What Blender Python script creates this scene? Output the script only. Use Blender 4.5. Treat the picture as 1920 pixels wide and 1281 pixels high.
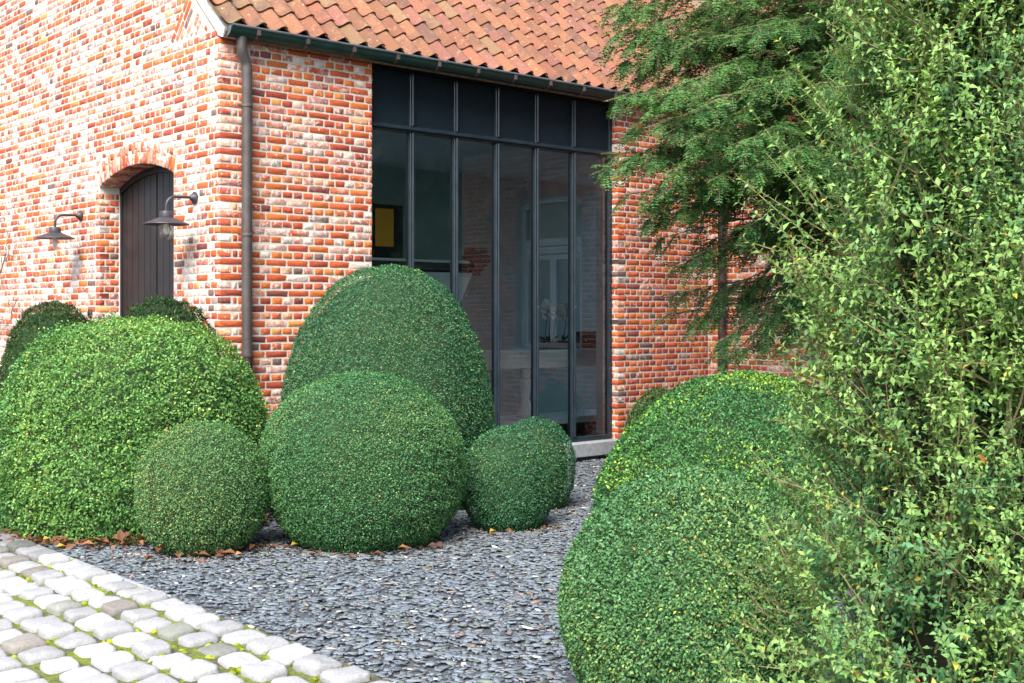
import bpy, math, random
import numpy as np
from mathutils import Matrix, Vector

for o in list(bpy.data.objects): bpy.data.objects.remove(o)
SC = bpy.context.scene
COL = SC.collection
rng = np.random.default_rng(7)
random.seed(7)
PI = math.pi

# ------------------------------------------------------------------ camera, sky, sun, exposure
FPX, CX, HY = 2280.0, 960.0, 592.0            # focal length in photo pixels, centre column, horizon row
YAW = math.atan2(0.6608, 0.7506)
Fv = np.array([math.sin(YAW), math.cos(YAW), 0.0]); Rv = np.array([math.cos(YAW), -math.sin(YAW), 0.0])
CAM = np.array([-4.807, -9.091, 1.53])
cd = bpy.data.cameras.new('camera'); cam = bpy.data.objects.new('camera', cd); COL.objects.link(cam)
cam.location = CAM; cam.rotation_euler = (PI/2, 0, -YAW)
cd.sensor_fit = 'HORIZONTAL'; cd.sensor_width = 36; cd.lens = 36*FPX/1920
cd.shift_y = -(640.5-HY)/1920; cd.clip_start = 0.05; cd.clip_end = 500
SC.camera = cam

SUN_DIR = np.array([-0.70, -0.46, 0.98]); SUN_DIR /= np.linalg.norm(SUN_DIR)      # towards the sun
W = bpy.data.worlds.new('World'); SC.world = W; W.use_nodes = True
wn = W.node_tree.nodes; wn.clear()
sky = wn.new('ShaderNodeTexSky'); sky.sky_type = 'NISHITA'; sky.sun_disc = False
sky.sun_elevation = math.asin(SUN_DIR[2]); sky.sun_rotation = math.atan2(SUN_DIR[0], SUN_DIR[1])
sky.air_density = 1.0; sky.dust_density = 3.0; sky.ozone_density = 1.0
bg = wn.new('ShaderNodeBackground'); bg.inputs['Strength'].default_value = 0.07
wo = wn.new('ShaderNodeOutputWorld')
W.node_tree.links.new(sky.outputs[0], bg.inputs[0]); W.node_tree.links.new(bg.outputs[0], wo.inputs[0])
sd = bpy.data.lights.new('sun', 'SUN'); sd.energy = 1.5; sd.angle = math.radians(32); sd.color = (1.0, 0.95, 0.88)
sun = bpy.data.objects.new('sun', sd); COL.objects.link(sun)
sun.rotation_euler = Vector(SUN_DIR).to_track_quat('Z', 'Y').to_euler()
VS = SC.view_settings
VS.view_transform = 'Standard'; VS.look = 'None'; VS.gamma = 1.0; VS.exposure = 2.38
SC.cycles.max_bounces = 8; SC.cycles.diffuse_bounces = 3; SC.cycles.transparent_max_bounces = 12
SC.cycles.use_denoising = True

# ------------------------------------------------------------------ helpers
def px(u, v, D):
    return CAM + D*Fv + Rv*(D*(u-CX)/FPX) + np.array([0, 0, (HY-v)/FPX*D])
def gnd(u, D):
    p = px(u, HY, D); return np.array([p[0], p[1], 0.0])
def on_y(u, v, y):
    d = Fv + Rv*((u-CX)/FPX) + np.array([0, 0, (HY-v)/FPX]); return CAM + d*((y-CAM[1])/d[1])
def on_x(u, v, x):
    d = Fv + Rv*((u-CX)/FPX) + np.array([0, 0, (HY-v)/FPX]); return CAM + d*((x-CAM[0])/d[0])
def proj(P):
    P = np.atleast_2d(P)-CAM; D = P@Fv; l = P@Rv
    D = np.where(np.abs(D) < 1e-6, 1e-6, D)
    return CX+FPX*l/D, HY-FPX*P[:, 2]/D, D
def norm(a):
    return a/np.maximum(np.linalg.norm(a, axis=-1, keepdims=True), 1e-9)

class Noise3:
    def __init__(s, scale, n=7, seed=0):
        r = np.random.default_rng(seed); d = norm(r.normal(size=(n, 3)))
        s.k = d*scale*r.uniform(.6, 1.7, (n, 1)); s.p = r.uniform(0, 6.28, n)
    def __call__(s, P):
        return np.sin(P@s.k.T+s.p).mean(axis=1)*1.7

def mesh_np(name, V, faces, mat=None, cols=None, smooth=False):
    """faces: list of int arrays, each (n,k)."""
    me = bpy.data.meshes.new(name)
    V = np.asarray(V, np.float32); faces = [np.asarray(f, np.int32) for f in faces if len(f)]
    me.vertices.add(len(V)); me.vertices.foreach_set('co', V.ravel())
    loops = np.concatenate([f.ravel() for f in faces]); tot = np.concatenate([np.full(len(f), f.shape[1], np.int32) for f in faces])
    start = np.concatenate([[0], np.cumsum(tot)[:-1]]).astype(np.int32)
    me.loops.add(len(loops)); me.loops.foreach_set('vertex_index', loops)
    me.polygons.add(len(tot)); me.polygons.foreach_set('loop_start', start); me.polygons.foreach_set('loop_total', tot)
    if smooth: me.polygons.foreach_set('use_smooth', np.ones(len(tot), bool))
    me.update(calc_edges=True)
    if cols is not None:
        a = me.color_attributes.new('Col', 'FLOAT_COLOR', 'POINT')
        c = np.ones((len(V), 4), np.float32); c[:, :cols.shape[1]] = cols
        a.data.foreach_set('color', c.ravel())
    if mat: me.materials.append(mat)
    return me

def link(name, me, parent=None, kind=None, label=None, cat=None, group=None):
    o = bpy.data.objects.new(name, me); COL.objects.link(o)
    if parent is not None: o.parent = parent
    if kind: o['kind'] = kind
    if label: o['label'] = label
    if cat: o['category'] = cat
    if group: o['group'] = group
    return o
def thing(name, label, cat, loc=(0, 0, 0), group=None):
    o = link(name, None, None, None, label, cat, group); o.location = loc
    o.empty_display_size = 0.2
    return o
def child(name, me, parent, **k):
    """mesh given in world coordinates, parented to an Empty that may sit elsewhere"""
    o = link(name, me, parent, **k)
    loc = Vector((0, 0, 0)); p = parent
    while p is not None: loc += p.location; p = p.parent
    o.location = -loc
    return o

class MB:
    def __init__(s): s.V = []; s.F = []; s.n = 0
    def add(s, V, F):
        V = np.asarray(V, float).reshape(-1, 3); s.V.append(V)
        for f in F: s.F.append([i+s.n for i in f])
        s.n += len(V); return s
    def box(s, a, b, bev=0.0):
        a = np.minimum(a, b), np.maximum(a, b); lo, hi = a
        if bev <= 0:
            V = [(x, y, z) for x in (lo[0], hi[0]) for y in (lo[1], hi[1]) for z in (lo[2], hi[2])]
            F = [(0, 1, 3, 2), (4, 6, 7, 5), (0, 4, 5, 1), (2, 3, 7, 6), (0, 2, 6, 4), (1, 5, 7, 3)]
            return s.add(V, F)
        b_ = bev; V = []; idx = {}
        for i, x in enumerate((0, 1)):
            for j in (0, 1):
                for k in (0, 1):
                    c = np.array([(lo[0], hi[0])[i], (lo[1], hi[1])[j], (lo[2], hi[2])[k]])
                    sg = np.array([1-2*i, 1-2*j, 1-2*k])
                    for ax in range(3):
                        off = sg*b_; off[ax] = 0
                        idx[(i, j, k, ax)] = len(V); V.append(c+off)
        F = []
        for ax in range(3):
            o1, o2 = [(1, 2), (0, 2), (0, 1)][ax]
            for sd_ in (0, 1):
                q = []
                for (p, r) in ((0, 0), (1, 0), (1, 1), (0, 1)):
                    t = [0, 0, 0]; t[ax] = sd_; t[o1] = p; t[o2] = r; q.append(idx[(*t, ax)])
                F.append(q if (sd_ == 1) ^ (ax == 1) else q[::-1])
            # edges along axis ax
            for p in (0, 1):
                for r in (0, 1):
                    t0 = [0, 0, 0]; t0[ax] = 0; t0[o1] = p; t0[o2] = r; t1 = list(t0); t1[ax] = 1
                    F.append([idx[(*t0, o1)], idx[(*t1, o1)], idx[(*t1, o2)], idx[(*t0, o2)]])
        for i in (0, 1):
            for j in (0, 1):
                for k in (0, 1): F.append([idx[(i, j, k, 0)], idx[(i, j, k, 1)], idx[(i, j, k, 2)]])
        return s.add(V, F)
    def tube(s, pts, rad, n=10, caps=True):
        pts = np.asarray(pts, float); rad = np.broadcast_to(np.asarray(rad, float), (len(pts),))
        T = np.gradient(pts, axis=0); T = norm(T)
        up = np.array([0.13, 0.27, 0.95]); 
        if abs(T[0]@norm(up)) > .95: up = np.array([1, 0.1, 0])
        A = norm(np.cross(T, up)); 
        for i in range(1, len(A)):
            A[i] = A[i-1]-T[i]*(A[i-1]@T[i]); A[i] /= np.linalg.norm(A[i])
        B = np.cross(T, A); th = np.arange(n)*2*PI/n
        V = (pts[:, None]+rad[:, None, None]*(A[:, None]*np.cos(th)[None, :, None]+B[:, None]*np.sin(th)[None, :, None])).reshape(-1, 3)
        F = [(i*n+j, i*n+(j+1) % n, (i+1)*n+(j+1) % n, (i+1)*n+j) for i in range(len(pts)-1) for j in range(n)]
        if caps: F += [tuple(range(n))[::-1], tuple((len(pts)-1)*n+j for j in range(n))]
        return s.add(V, F)
    def lathe(s, c, prof, n=24, axis=None):
        """prof: list of (r, h) along +z from c (or along axis)"""
        c = np.asarray(c, float); th = np.arange(n)*2*PI/n
        if axis is None: ax, e1, e2 = np.array([0, 0, 1.]), np.array([1., 0, 0]), np.array([0, 1., 0])
        else:
            ax = norm(np.asarray(axis, float)); e1 = norm(np.cross(ax, [0, 0, 1.] if abs(ax[2]) < .9 else [1., 0, 0])); e2 = np.cross(ax, e1)
        V = []
        for r, h in prof: V += [c+ax*h+(e1*math.cos(t)+e2*math.sin(t))*max(r, 1e-4) for t in th]
        F = [(i*n+j, i*n+(j+1) % n, (i+1)*n+(j+1) % n, (i+1)*n+j) for i in range(len(prof)-1) for j in range(n)]
        F += [tuple(range(n))[::-1], tuple((len(prof)-1)*n+j for j in range(n))]
        return s.add(V, F)
    def prism(s, poly, d):
        """extrude 3-D polygon by vector d"""
        poly = np.asarray(poly, float); n = len(poly); V = np.concatenate([poly, poly+np.asarray(d, float)])
        F = [tuple(range(n)), tuple(range(n, 2*n))[::-1]]+[(i, n+i, n+(i+1) % n, (i+1) % n) for i in range(n)]
        return s.add(V, F)
    def mesh(s, name, mat, smooth=False, fix=True):
        me = bpy.data.meshes.new(name)
        me.from_pydata(np.concatenate(s.V).tolist(), [], s.F)
        if fix:
            import bmesh
            bm = bmesh.new(); bm.from_mesh(me); bmesh.ops.recalc_face_normals(bm, faces=bm.faces); bm.to_mesh(me); bm.free()
        if smooth:
            me.polygons.foreach_set('use_smooth', np.ones(len(me.polygons), bool))
            try: me.set_sharp_from_angle(angle=math.radians(38))
            except Exception: pass
        me.materials.append(mat); me.update()
        return me

# ------------------------------------------------------------------ materials
def nt(name):
    m = bpy.data.materials.new(name); m.use_nodes = True
    t = m.node_tree; b = t.nodes['Principled BSDF']; return m, t, b
def nd(t, typ, **k):
    n = t.nodes.new(typ)
    for a, v in k.items():
        if a.startswith('_'): n.inputs[a[1:]].default_value = v
        else: setattr(n, a, v)
    return n
def ramp(t, src, stops, interp='LINEAR'):
    r = t.nodes.new('ShaderNodeValToRGB'); r.color_ramp.interpolation = interp
    e = r.color_ramp.elements
    while len(e) < len(stops): e.new(0.5)
    for i, (p, c) in enumerate(stops):
        e[i].position = p; e[i].color = (*c, 1) if len(c) == 3 else c
    t.links.new(src, r.inputs[0]); return r.outputs[0]
def wpos(t):
    return nd(t, 'ShaderNodeNewGeometry').outputs['Position']
def noise(t, vec, scale, detail=4, rough=.6, mapscale=None):
    n = nd(t, 'ShaderNodeTexNoise'); n.inputs['Scale'].default_value = scale; n.inputs['Detail'].default_value = detail; n.inputs['Roughness'].default_value = rough
    if mapscale is not None:
        m = nd(t, 'ShaderNodeMapping'); m.inputs['Scale'].default_value = mapscale; t.links.new(vec, m.inputs[0]); vec = m.outputs[0]
    t.links.new(vec, n.inputs['Vector']); return n.outputs['Fac']
def mix(t, a, b, f, mode='MIX'):
    n = nd(t, 'ShaderNodeMix', data_type='RGBA', blend_type=mode)
    for s, v in ((n.inputs[0], f), (n.inputs[6], a), (n.inputs[7], b)):
        if hasattr(v, 'is_output'): t.links.new(v, s)
        else: s.default_value = v if not isinstance(v, tuple) else (*v, 1)
    return n.outputs[2]
def math_(t, op, a, b=0.0, clamp=False):
    n = nd(t, 'ShaderNodeMath', operation=op, use_clamp=clamp)
    for i, v in enumerate((a, b)):
        if hasattr(v, 'is_output'): t.links.new(v, n.inputs[i])
        else: n.inputs[i].default_value = v
    return n.outputs[0]
def bump(t, b, h, strength=.3, dist=.01):
    n = nd(t, 'ShaderNodeBump'); n.inputs['Strength'].default_value = strength; n.inputs['Distance'].default_value = dist
    t.links.new(h, n.inputs['Height']); t.links.new(n.outputs[0], b.inputs['Normal'])

def mat_plain(name, c1, c2, rough=.6, scale=12, metal=0.0, bmp=.15, bdist=.004, coat=0, spec=.5):
    m, t, b = nt(name); f = noise(t, wpos(t), scale, 6)
    t.links.new(ramp(t, f, [(.3, c1), (.7, c2)]), b.inputs['Base Color'])
    b.inputs['Roughness'].default_value = rough; b.inputs['Metallic'].default_value = metal; b.inputs['Specular IOR Level'].default_value = spec
    if coat: b.inputs['Coat Weight'].default_value = coat
    if bmp: bump(t, b, noise(t, wpos(t), scale*6, 4), bmp, bdist)
    return m

def piece_color(t):
    """colour of a single piece: mesh attribute for joined ones, object colour for single ones (the other is 0)"""
    a = nd(t, 'ShaderNodeAttribute'); a.attribute_name = 'Col'
    o = nd(t, 'ShaderNodeObjectInfo')
    return mix(t, a.outputs['Color'], o.outputs['Color'], 1.0, 'ADD'), math_(t, 'ADD', a.outputs['Alpha'], o.outputs['Alpha'])

def mat_brick():
    m, t, b = nt('old_brick'); p = wpos(t)
    col, al = piece_color(t)
    fine = noise(t, p, 90, 5, .7)
    col = mix(t, col, ramp(t, fine, [(.25, (.55, .5, .48)), (.75, (1.25, 1.2, 1.15))]), 1.0, 'MULTIPLY')
    dark = noise(t, p, 26, 3)
    col = mix(t, col, (.12, .05, .04), math_(t, 'MULTIPLY', ramp(t, dark, [(.6, (0, 0, 0)), (.78, (1, 1, 1))]), .6))
    # lime wash left on the faces
    n1 = noise(t, p, 22, 7, .72); s = math_(t, 'ADD', n1, math_(t, 'SUBTRACT', al, .5))
    lime = ramp(t, s, [(.50, (0, 0, 0)), (.62, (1, 1, 1))])
    wash = ramp(t, math_(t, 'ADD', noise(t, p, 7, 4, .6), math_(t, 'MULTIPLY', math_(t, 'SUBTRACT', al, .5), 2.2)), [(.42, (0, 0, 0)), (.85, (1, 1, 1))])
    lc = ramp(t, fine, [(.3, (.60, .53, .47)), (.7, (.80, .76, .70))])
    lime = math_(t, 'MAXIMUM', math_(t, 'MULTIPLY', lime, .85), math_(t, 'MULTIPLY', wash, .62))
    t.links.new(mix(t, col, lc, lime), b.inputs['Base Color'])
    b.inputs['Roughness'].default_value = .88; b.inputs['Specular IOR Level'].default_value = .25
    bump(t, b, math_(t, 'ADD', fine, math_(t, 'MULTIPLY', n1, 1.2)), .55, .006)
    return m

def mat_mortar(name='lime_mortar', c1=(.46, .42, .365), c2=(.66, .62, .56)):
    m, t, b = nt(name); p = wpos(t)
    f = noise(t, p, 14, 6, .65); g = noise(t, p, 130, 3)
    c = ramp(t, f, [(.3, c1), (.65, c2)])
    c = mix(t, c, ramp(t, g, [(.3, (.8, .79, .77)), (.6, (1, 1, 1))]), 1.0, 'MULTIPLY')
    t.links.new(c, b.inputs['Base Color']); b.inputs['Roughness'].default_value = .95; b.inputs['Specular IOR Level'].default_value = .15
    bump(t, b, math_(t, 'ADD', g, f), .6, .006); return m

def mat_tile():
    m, t, b = nt('clay_tile'); p = wpos(t)
    col, al = piece_color(t)
    f = noise(t, p, 9, 6, .7); g = noise(t, p, 70, 4, .7)
    col = mix(t, col, ramp(t, g, [(.3, (.72, .7, .68)), (.7, (1.15, 1.12, 1.1))]), 1.0, 'MULTIPLY')
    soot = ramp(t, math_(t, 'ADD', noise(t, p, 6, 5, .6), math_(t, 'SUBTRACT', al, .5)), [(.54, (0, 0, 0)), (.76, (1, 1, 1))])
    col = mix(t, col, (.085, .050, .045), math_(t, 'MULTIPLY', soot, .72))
    lich = ramp(t, noise(t, p, 17, 5, .65), [(.56, (0, 0, 0)), (.68, (1, 1, 1))])
    col = mix(t, col, (.24, .20, .11), math_(t, 'MULTIPLY', lich, .6))
    wh = ramp(t, noise(t, p, 33, 3, .5), [(.70, (0, 0, 0)), (.74, (1, 1, 1))])
    col = mix(t, col, (.62, .58, .50), math_(t, 'MULTIPLY', wh, .6))
    t.links.new(col, b.inputs['Base Color']); b.inputs['Roughness'].default_value = .82; b.inputs['Specular IOR Level'].default_value = .3
    bump(t, b, math_(t, 'ADD', f, g), .35, .005); return m

def mat_leaf(name, rough=.46, trans=.2, spec=.32):
    m, t, b = nt(name)
    a = nd(t, 'ShaderNodeAttribute'); a.attribute_name = 'Col'
    t.links.new(a.outputs['Color'], b.inputs['Base Color']); b.inputs['Roughness'].default_value = rough
    b.inputs['Specular IOR Level'].default_value = spec
    tr = nd(t, 'ShaderNodeBsdfTranslucent')
    t.links.new(mix(t, a.outputs['Color'], (1.5, 1.5, .7), 1.0, 'MULTIPLY'), tr.inputs[0])
    ms = nd(t, 'ShaderNodeMixShader'); ms.inputs[0].default_value = trans
    out = t.nodes['Material Output']
    t.links.new(b.outputs[0], ms.inputs[1]); t.links.new(tr.outputs[0], ms.inputs[2]); t.links.new(ms.outputs[0], out.inputs[0])
    return m

def mat_stone(name):
    m, t, b = nt(name); p = wpos(t); col, al = piece_color(t)
    f = noise(t, p, 11, 6, .65); g = noise(t, p, 85, 5, .7)
    col = mix(t, col, ramp(t, g, [(.3, (.72, .72, .74)), (.62, (1.06, 1.06, 1.05))]), 1.0, 'MULTIPLY')
    col = mix(t, col, (.30, .29, .26), math_(t, 'MULTIPLY', ramp(t, f, [(.58, (0, 0, 0)), (.75, (1, 1, 1))]), .45))
    t.links.new(col, b.inputs['Base Color']); b.inputs['Roughness'].default_value = .8
    bump(t, b, math_(t, 'ADD', math_(t, 'MULTIPLY', f, 1.5), g), .5, .01); return m

def mat_attr(name, rough=.6, spec=.5, bmp=0):
    m, t, b = nt(name); a = nd(t, 'ShaderNodeAttribute'); a.attribute_name = 'Col'
    t.links.new(a.outputs['Color'], b.inputs['Base Color']); b.inputs['Roughness'].default_value = rough; b.inputs['Specular IOR Level'].default_value = spec
    if bmp: bump(t, b, noise(t, wpos(t), 120, 4), bmp, .003)
    return m

def mat_glass(name, ior=1.85, tint=(.90, .97, .95), const=None):
    m, t, b = nt(name); t.nodes.remove(b)
    fr = nd(t, 'ShaderNodeFresnel'); fr.inputs[0].default_value = ior
    tr = nd(t, 'ShaderNodeBsdfTransparent'); tr.inputs[0].default_value = (*tint, 1)
    gl = nd(t, 'ShaderNodeBsdfGlossy'); gl.inputs['Roughness'].default_value = 0.0; gl.inputs[0].default_value = (.95, .97, 1, 1)
    nb = nd(t, 'ShaderNodeBump'); nb.inputs['Strength'].default_value = .003; nb.inputs['Distance'].default_value = .02
    t.links.new(noise(t, wpos(t), 1.2, 1), nb.inputs['Height']); t.links.new(nb.outputs[0], gl.inputs['Normal'])
    ms = nd(t, 'ShaderNodeMixShader')
    if const is None: t.links.new(fr.outputs[0], ms.inputs[0])
    else: ms.inputs[0].default_value = const
    t.links.new(tr.outputs[0], ms.inputs[1]); t.links.new(gl.outputs[0], ms.inputs[2])
    t.links.new(ms.outputs[0], t.nodes['Material Output'].inputs[0]); return m

M = dict(
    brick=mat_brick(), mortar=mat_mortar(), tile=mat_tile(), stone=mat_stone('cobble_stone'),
    box=mat_leaf('box_leaf'), yew=mat_leaf('yew_needle', .55, .25, .2), chip=mat_attr('slate_chip', .72, .25, .3), litter=mat_leaf('dry_leaf', .7, .2, .2),
    bark=mat_plain('bark', (.10, .065, .04), (.24, .17, .11), .9, 30, bmp=.6), score=mat_plain('shrub_core_shade', (.014, .016, .008), (.026, .028, .014), .95, 40), core=mat_plain('core_shade', (.020, .042, .016), (.035, .065, .022), .9, 40),  # both core tones painted dark to stand for shade inside the foliage
    zinc=mat_plain('green_zinc', (.010, .036, .031), (.018, .056, .049), .4, 7, 0, .05, spec=.3), rim=mat_plain('zinc_edge', (.10, .12, .13), (.17, .19, .20), .35, 9, .5, .05),
    zbrown=mat_plain('brown_zinc', (.085, .062, .055), (.15, .12, .11), .5, 9, .4, .08), pipe=mat_plain('weathered_copper_pipe', (.055, .048, .046), (.11, .098, .095), .5, 5, .3, .08),
    iron=mat_plain('dark_iron_shoe', (.035, .018, .018), (.075, .04, .04), .5, 12, .2, .1), steel=mat_plain('dark_window_steel', (.016, .027, .038), (.028, .042, .056), .22, 8, .2, .03),
    panel=mat_plain('dark_panel', (.004, .010, .016), (.008, .017, .025), .6, 40, 0, .12, spec=.2), door=mat_plain('dark_door_paint', (.014, .012, .013), (.022, .020, .021), .42, 5, 0, .04, spec=.28),
    lamp=mat_plain('grey_lamp_metal', (.030, .030, .036), (.06, .06, .068), .5, 20, .3, .1), sill=mat_plain('blue_stone', (.22, .24, .26), (.33, .35, .37), .65, 20, 0, .15),
    white=mat_plain('white_paint', (.62, .64, .66), (.72, .74, .76), .45, 6, 0, .03), plaster=mat_plain('room_plaster', (.20, .30, .28), (.26, .36, .33), .85, 3, 0, .05),
    ceil=mat_plain('room_ceiling_paint', (.42, .50, .47), (.50, .57, .54), .85, 3, 0, .05), jamb=mat_plain('pale_plaster', (.74, .80, .76), (.82, .87, .83), .8, 8, 0, .05),
    floor=mat_plain('room_floor_stone', (.26, .28, .27), (.36, .38, .37), .5, 5, 0, .05), table=mat_plain('pale_table_paint', (.76, .82, .80), (.84, .88, .86), .55, 9, 0, .1),
    black=mat_plain('black_lacquer', (.006, .006, .007), (.012, .012, .013), .3, 20, 0, 0), fire=mat_plain('dark_mantel_wood', (.03, .03, .032), (.06, .058, .06), .5, 15, 0, .2),
    orange=mat_plain('orange_print', (.95, .42, .012), (.98, .47, .02), .6, 4, 0, 0), petal=mat_plain('white_petal', (.72, .76, .72), (.82, .84, .80), .6, 30, 0, 0),
    stem=mat_plain('green_stem', (.02, .06, .02), (.04, .09, .03), .5, 30, 0, 0), soil=None)
M['glass'] = mat_glass('window_glass'); M['jar'] = mat_glass('lamp_glass', 1.45, (.95, .95, .93), .16)
M['dglass'] = mat_plain('dark_window_pane', (.012, .016, .016), (.02, .026, .025), .06, 2, 0, 0)

def mat_ground():
    m, t, b = nt('dark_soil'); p = wpos(t); f = noise(t, p, 6, 8, .7); g = noise(t, p, 55, 5, .7)
    c = ramp(t, g, [(.3, (.035, .039, .045)), (.6, (.085, .095, .11))]); c = mix(t, c, (.05, .035, .025), ramp(t, f, [(.5, (0, 0, 0)), (.7, (1, 1, 1))]))
    t.links.new(c, b.inputs['Base Color']); b.inputs['Roughness'].default_value = .95; bump(t, b, g, .8, .02); return m
M['soil'] = mat_ground()
def mat_moss():
    m, t, b = nt('joint_moss'); p = wpos(t); f = noise(t, p, 4.5, 6, .7); g = noise(t, p, 60, 5, .75)
    moss = ramp(t, g, [(.25, (.04, .06, .008)), (.5, (.16, .20, .012)), (.75, (.34, .39, .022))])
    dirt = ramp(t, g, [(.3, (.035, .038, .03)), (.7, (.12, .12, .09))])
    c = mix(t, dirt, moss, ramp(t, f, [(.40, (0, 0, 0)), (.55, (1, 1, 1))]))
    t.links.new(c, b.inputs['Base Color']); b.inputs['Roughness'].default_value = .95; bump(t, b, g, 1.0, .02); return m
M['moss'] = mat_moss()

# ------------------------------------------------------------------ the ground
EDGE_X = -1.90
g = MB(); g.add([(-120, -120, 0), (120, -120, 0), (120, 120, 0), (-120, 120, 0)], [(0, 1, 2, 3)])
link('ground', g.mesh('ground', M['soil']), kind='structure')

def cobbled_path():
    # mossy bed under the setts, a finely undulating sheet
    nx, ny = 90, 230; xs = np.linspace(-4.4, EDGE_X+.02, nx); ys = np.linspace(-6.3, 1.6, ny)
    X, Y = np.meshgrid(xs, ys, indexing='ij'); n1 = Noise3(9, seed=3); n2 = Noise3(60, seed=4)
    P = np.stack([X.ravel(), Y.ravel(), np.zeros(X.size)], 1)
    P[:, 2] = .024+.007*n1(P)+.004*n2(P)
    i = np.arange(nx-1)[:, None]*ny+np.arange(ny-1)[None]; i = i.ravel()
    road = link('cobbled_path', mesh_np('cobbled_path', P, [np.stack([i, i+ny, i+ny+1, i+1], 1)], M['moss'], smooth=True), kind='structure')
    # 10 sett shapes: rounded, uneven domes (unit footprint)
    vars_ = []
    K = 9
    for v in range(10):
        r = np.random.default_rng(100+v); nz = Noise3(7, seed=200+v); nz2 = Noise3(18, seed=250+v)
        V = []; rings = [(1.0, -.05), (1.0, .35), (.97, .64), (.89, .87), (.74, .98), (.40, 1.03)]
        nseg = 20; th = np.arange(nseg)*2*PI/nseg
        corner = r.uniform(-.05, .05, (4, 2)); e = r.uniform(.30, .40)
        for (s, h) in rings:
            c, sn = np.cos(th), np.sin(th)
            x = np.sign(c)*np.abs(c)**e*.5*s; y = np.sign(sn)*np.abs(sn)**e*.5*s
            a = x+.5; bq = y+.5
            x = x+((1-a)*(1-bq))*corner[0, 0]+a*(1-bq)*corner[1, 0]+a*bq*corner[2, 0]+(1-a)*bq*corner[3, 0]
            y = y+((1-a)*(1-bq))*corner[0, 1]+a*(1-bq)*corner[1, 1]+a*bq*corner[2, 1]+(1-a)*bq*corner[3, 1]
            P_ = np.stack([x, y, np.full(nseg, h)], 1)
            P_[:, 2] += .16*nz(P_*1.0)*h+.05*nz2(P_)*h; P_[:, :2] *= (1+.035*nz2(P_*1.3))[:, None]
            V.append(P_)
        V.append(np.array([[0, 0, 1.0+.12*nz(np.zeros((1, 3)))[0]]])); V = np.concatenate(V)
        q = []; nr = len(rings)
        for k in range(nr-1):
            for j in range(nseg): q.append((k*nseg+j, k*nseg+(j+1) % nseg, (k+1)*nseg+(j+1) % nseg, (k+1)*nseg+j))
        tri = [((nr-1)*nseg+j, (nr-1)*nseg+(j+1) % nseg, nr*nseg) for j in range(nseg)]
        vars_.append(mesh_np('cobblestone', V, [np.array(q), np.array(tri)], M['stone'], np.zeros((len(V), 4)), smooth=True))
    r = np.random.default_rng(5); n = 0
    for c in range(9):
        x = EDGE_X-.105-c*.205+r.uniform(-.006, .006); y = -6.1+r.uniform(0, .15)
        while y < 1.3:
            near = max(0, min(1, (-2.2-y)/1.6)); L = r.uniform(.140, .180); wx = r.uniform(.150, .178)-.010*near if c else r.uniform(.160, .182)
            u, v, D = proj([x, y+L/2, .06])
            gap = r.uniform(.020, .040)+.018*near
            if D[0] > 3 and -170 < u[0] < 900 and 930 < v[0] < 1440 and n < 300:
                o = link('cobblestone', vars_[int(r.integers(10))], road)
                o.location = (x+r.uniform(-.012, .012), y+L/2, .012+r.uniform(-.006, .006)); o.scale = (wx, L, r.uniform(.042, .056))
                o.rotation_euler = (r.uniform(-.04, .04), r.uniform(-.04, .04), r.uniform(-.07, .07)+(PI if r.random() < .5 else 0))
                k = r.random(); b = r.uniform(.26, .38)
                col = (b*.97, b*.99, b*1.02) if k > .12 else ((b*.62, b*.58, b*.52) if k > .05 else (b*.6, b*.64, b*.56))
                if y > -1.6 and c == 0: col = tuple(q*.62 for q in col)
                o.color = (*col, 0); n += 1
            y += L+gap
    # moss cushions in the joints, too small to count
    nv = 3400; P = np.stack([r.uniform(-3.6, EDGE_X, nv), r.uniform(-5.6, .6, nv), np.zeros(nv)], 1)
    nm = Noise3(5, seed=9); P = P[nm(P) > -.3]
    base = MB(); base.lathe((0, 0, 0), [(1, 0), (.8, .7), (.3, 1.0)], 6)
    B = np.concatenate(base.V); Fq = base.F
    sc = r.uniform(.010, .024, (len(P), 1, 1)); V = B[None]*sc*np.array([1, 1, .75])+P[:, None]+np.array([0, 0, .020]); V += r.normal(0, .0022, V.shape)
    k = len(B); off = np.arange(len(P))[:, None, None]*k
    q4 = np.array([f for f in Fq if len(f) == 4]); q7 = np.array([f for f in Fq if len(f) == 6])
    c = np.zeros((len(P), k, 3)); gcol = r.uniform(0, 1, (len(P), 1, 1)); c[:] = np.array([.07, .095, .010])*(1-gcol)+np.array([.26, .30, .022])*gcol
    link('moss', mesh_np('moss', V.reshape(-1, 3), [(q4[None]+off).reshape(-1, 4), (q7[None]+off).reshape(-1, 6)], mat_attr('moss_cushion', .95, .1, .8), c.reshape(-1, 3), True), kind='stuff')
cobbled_path()

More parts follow.
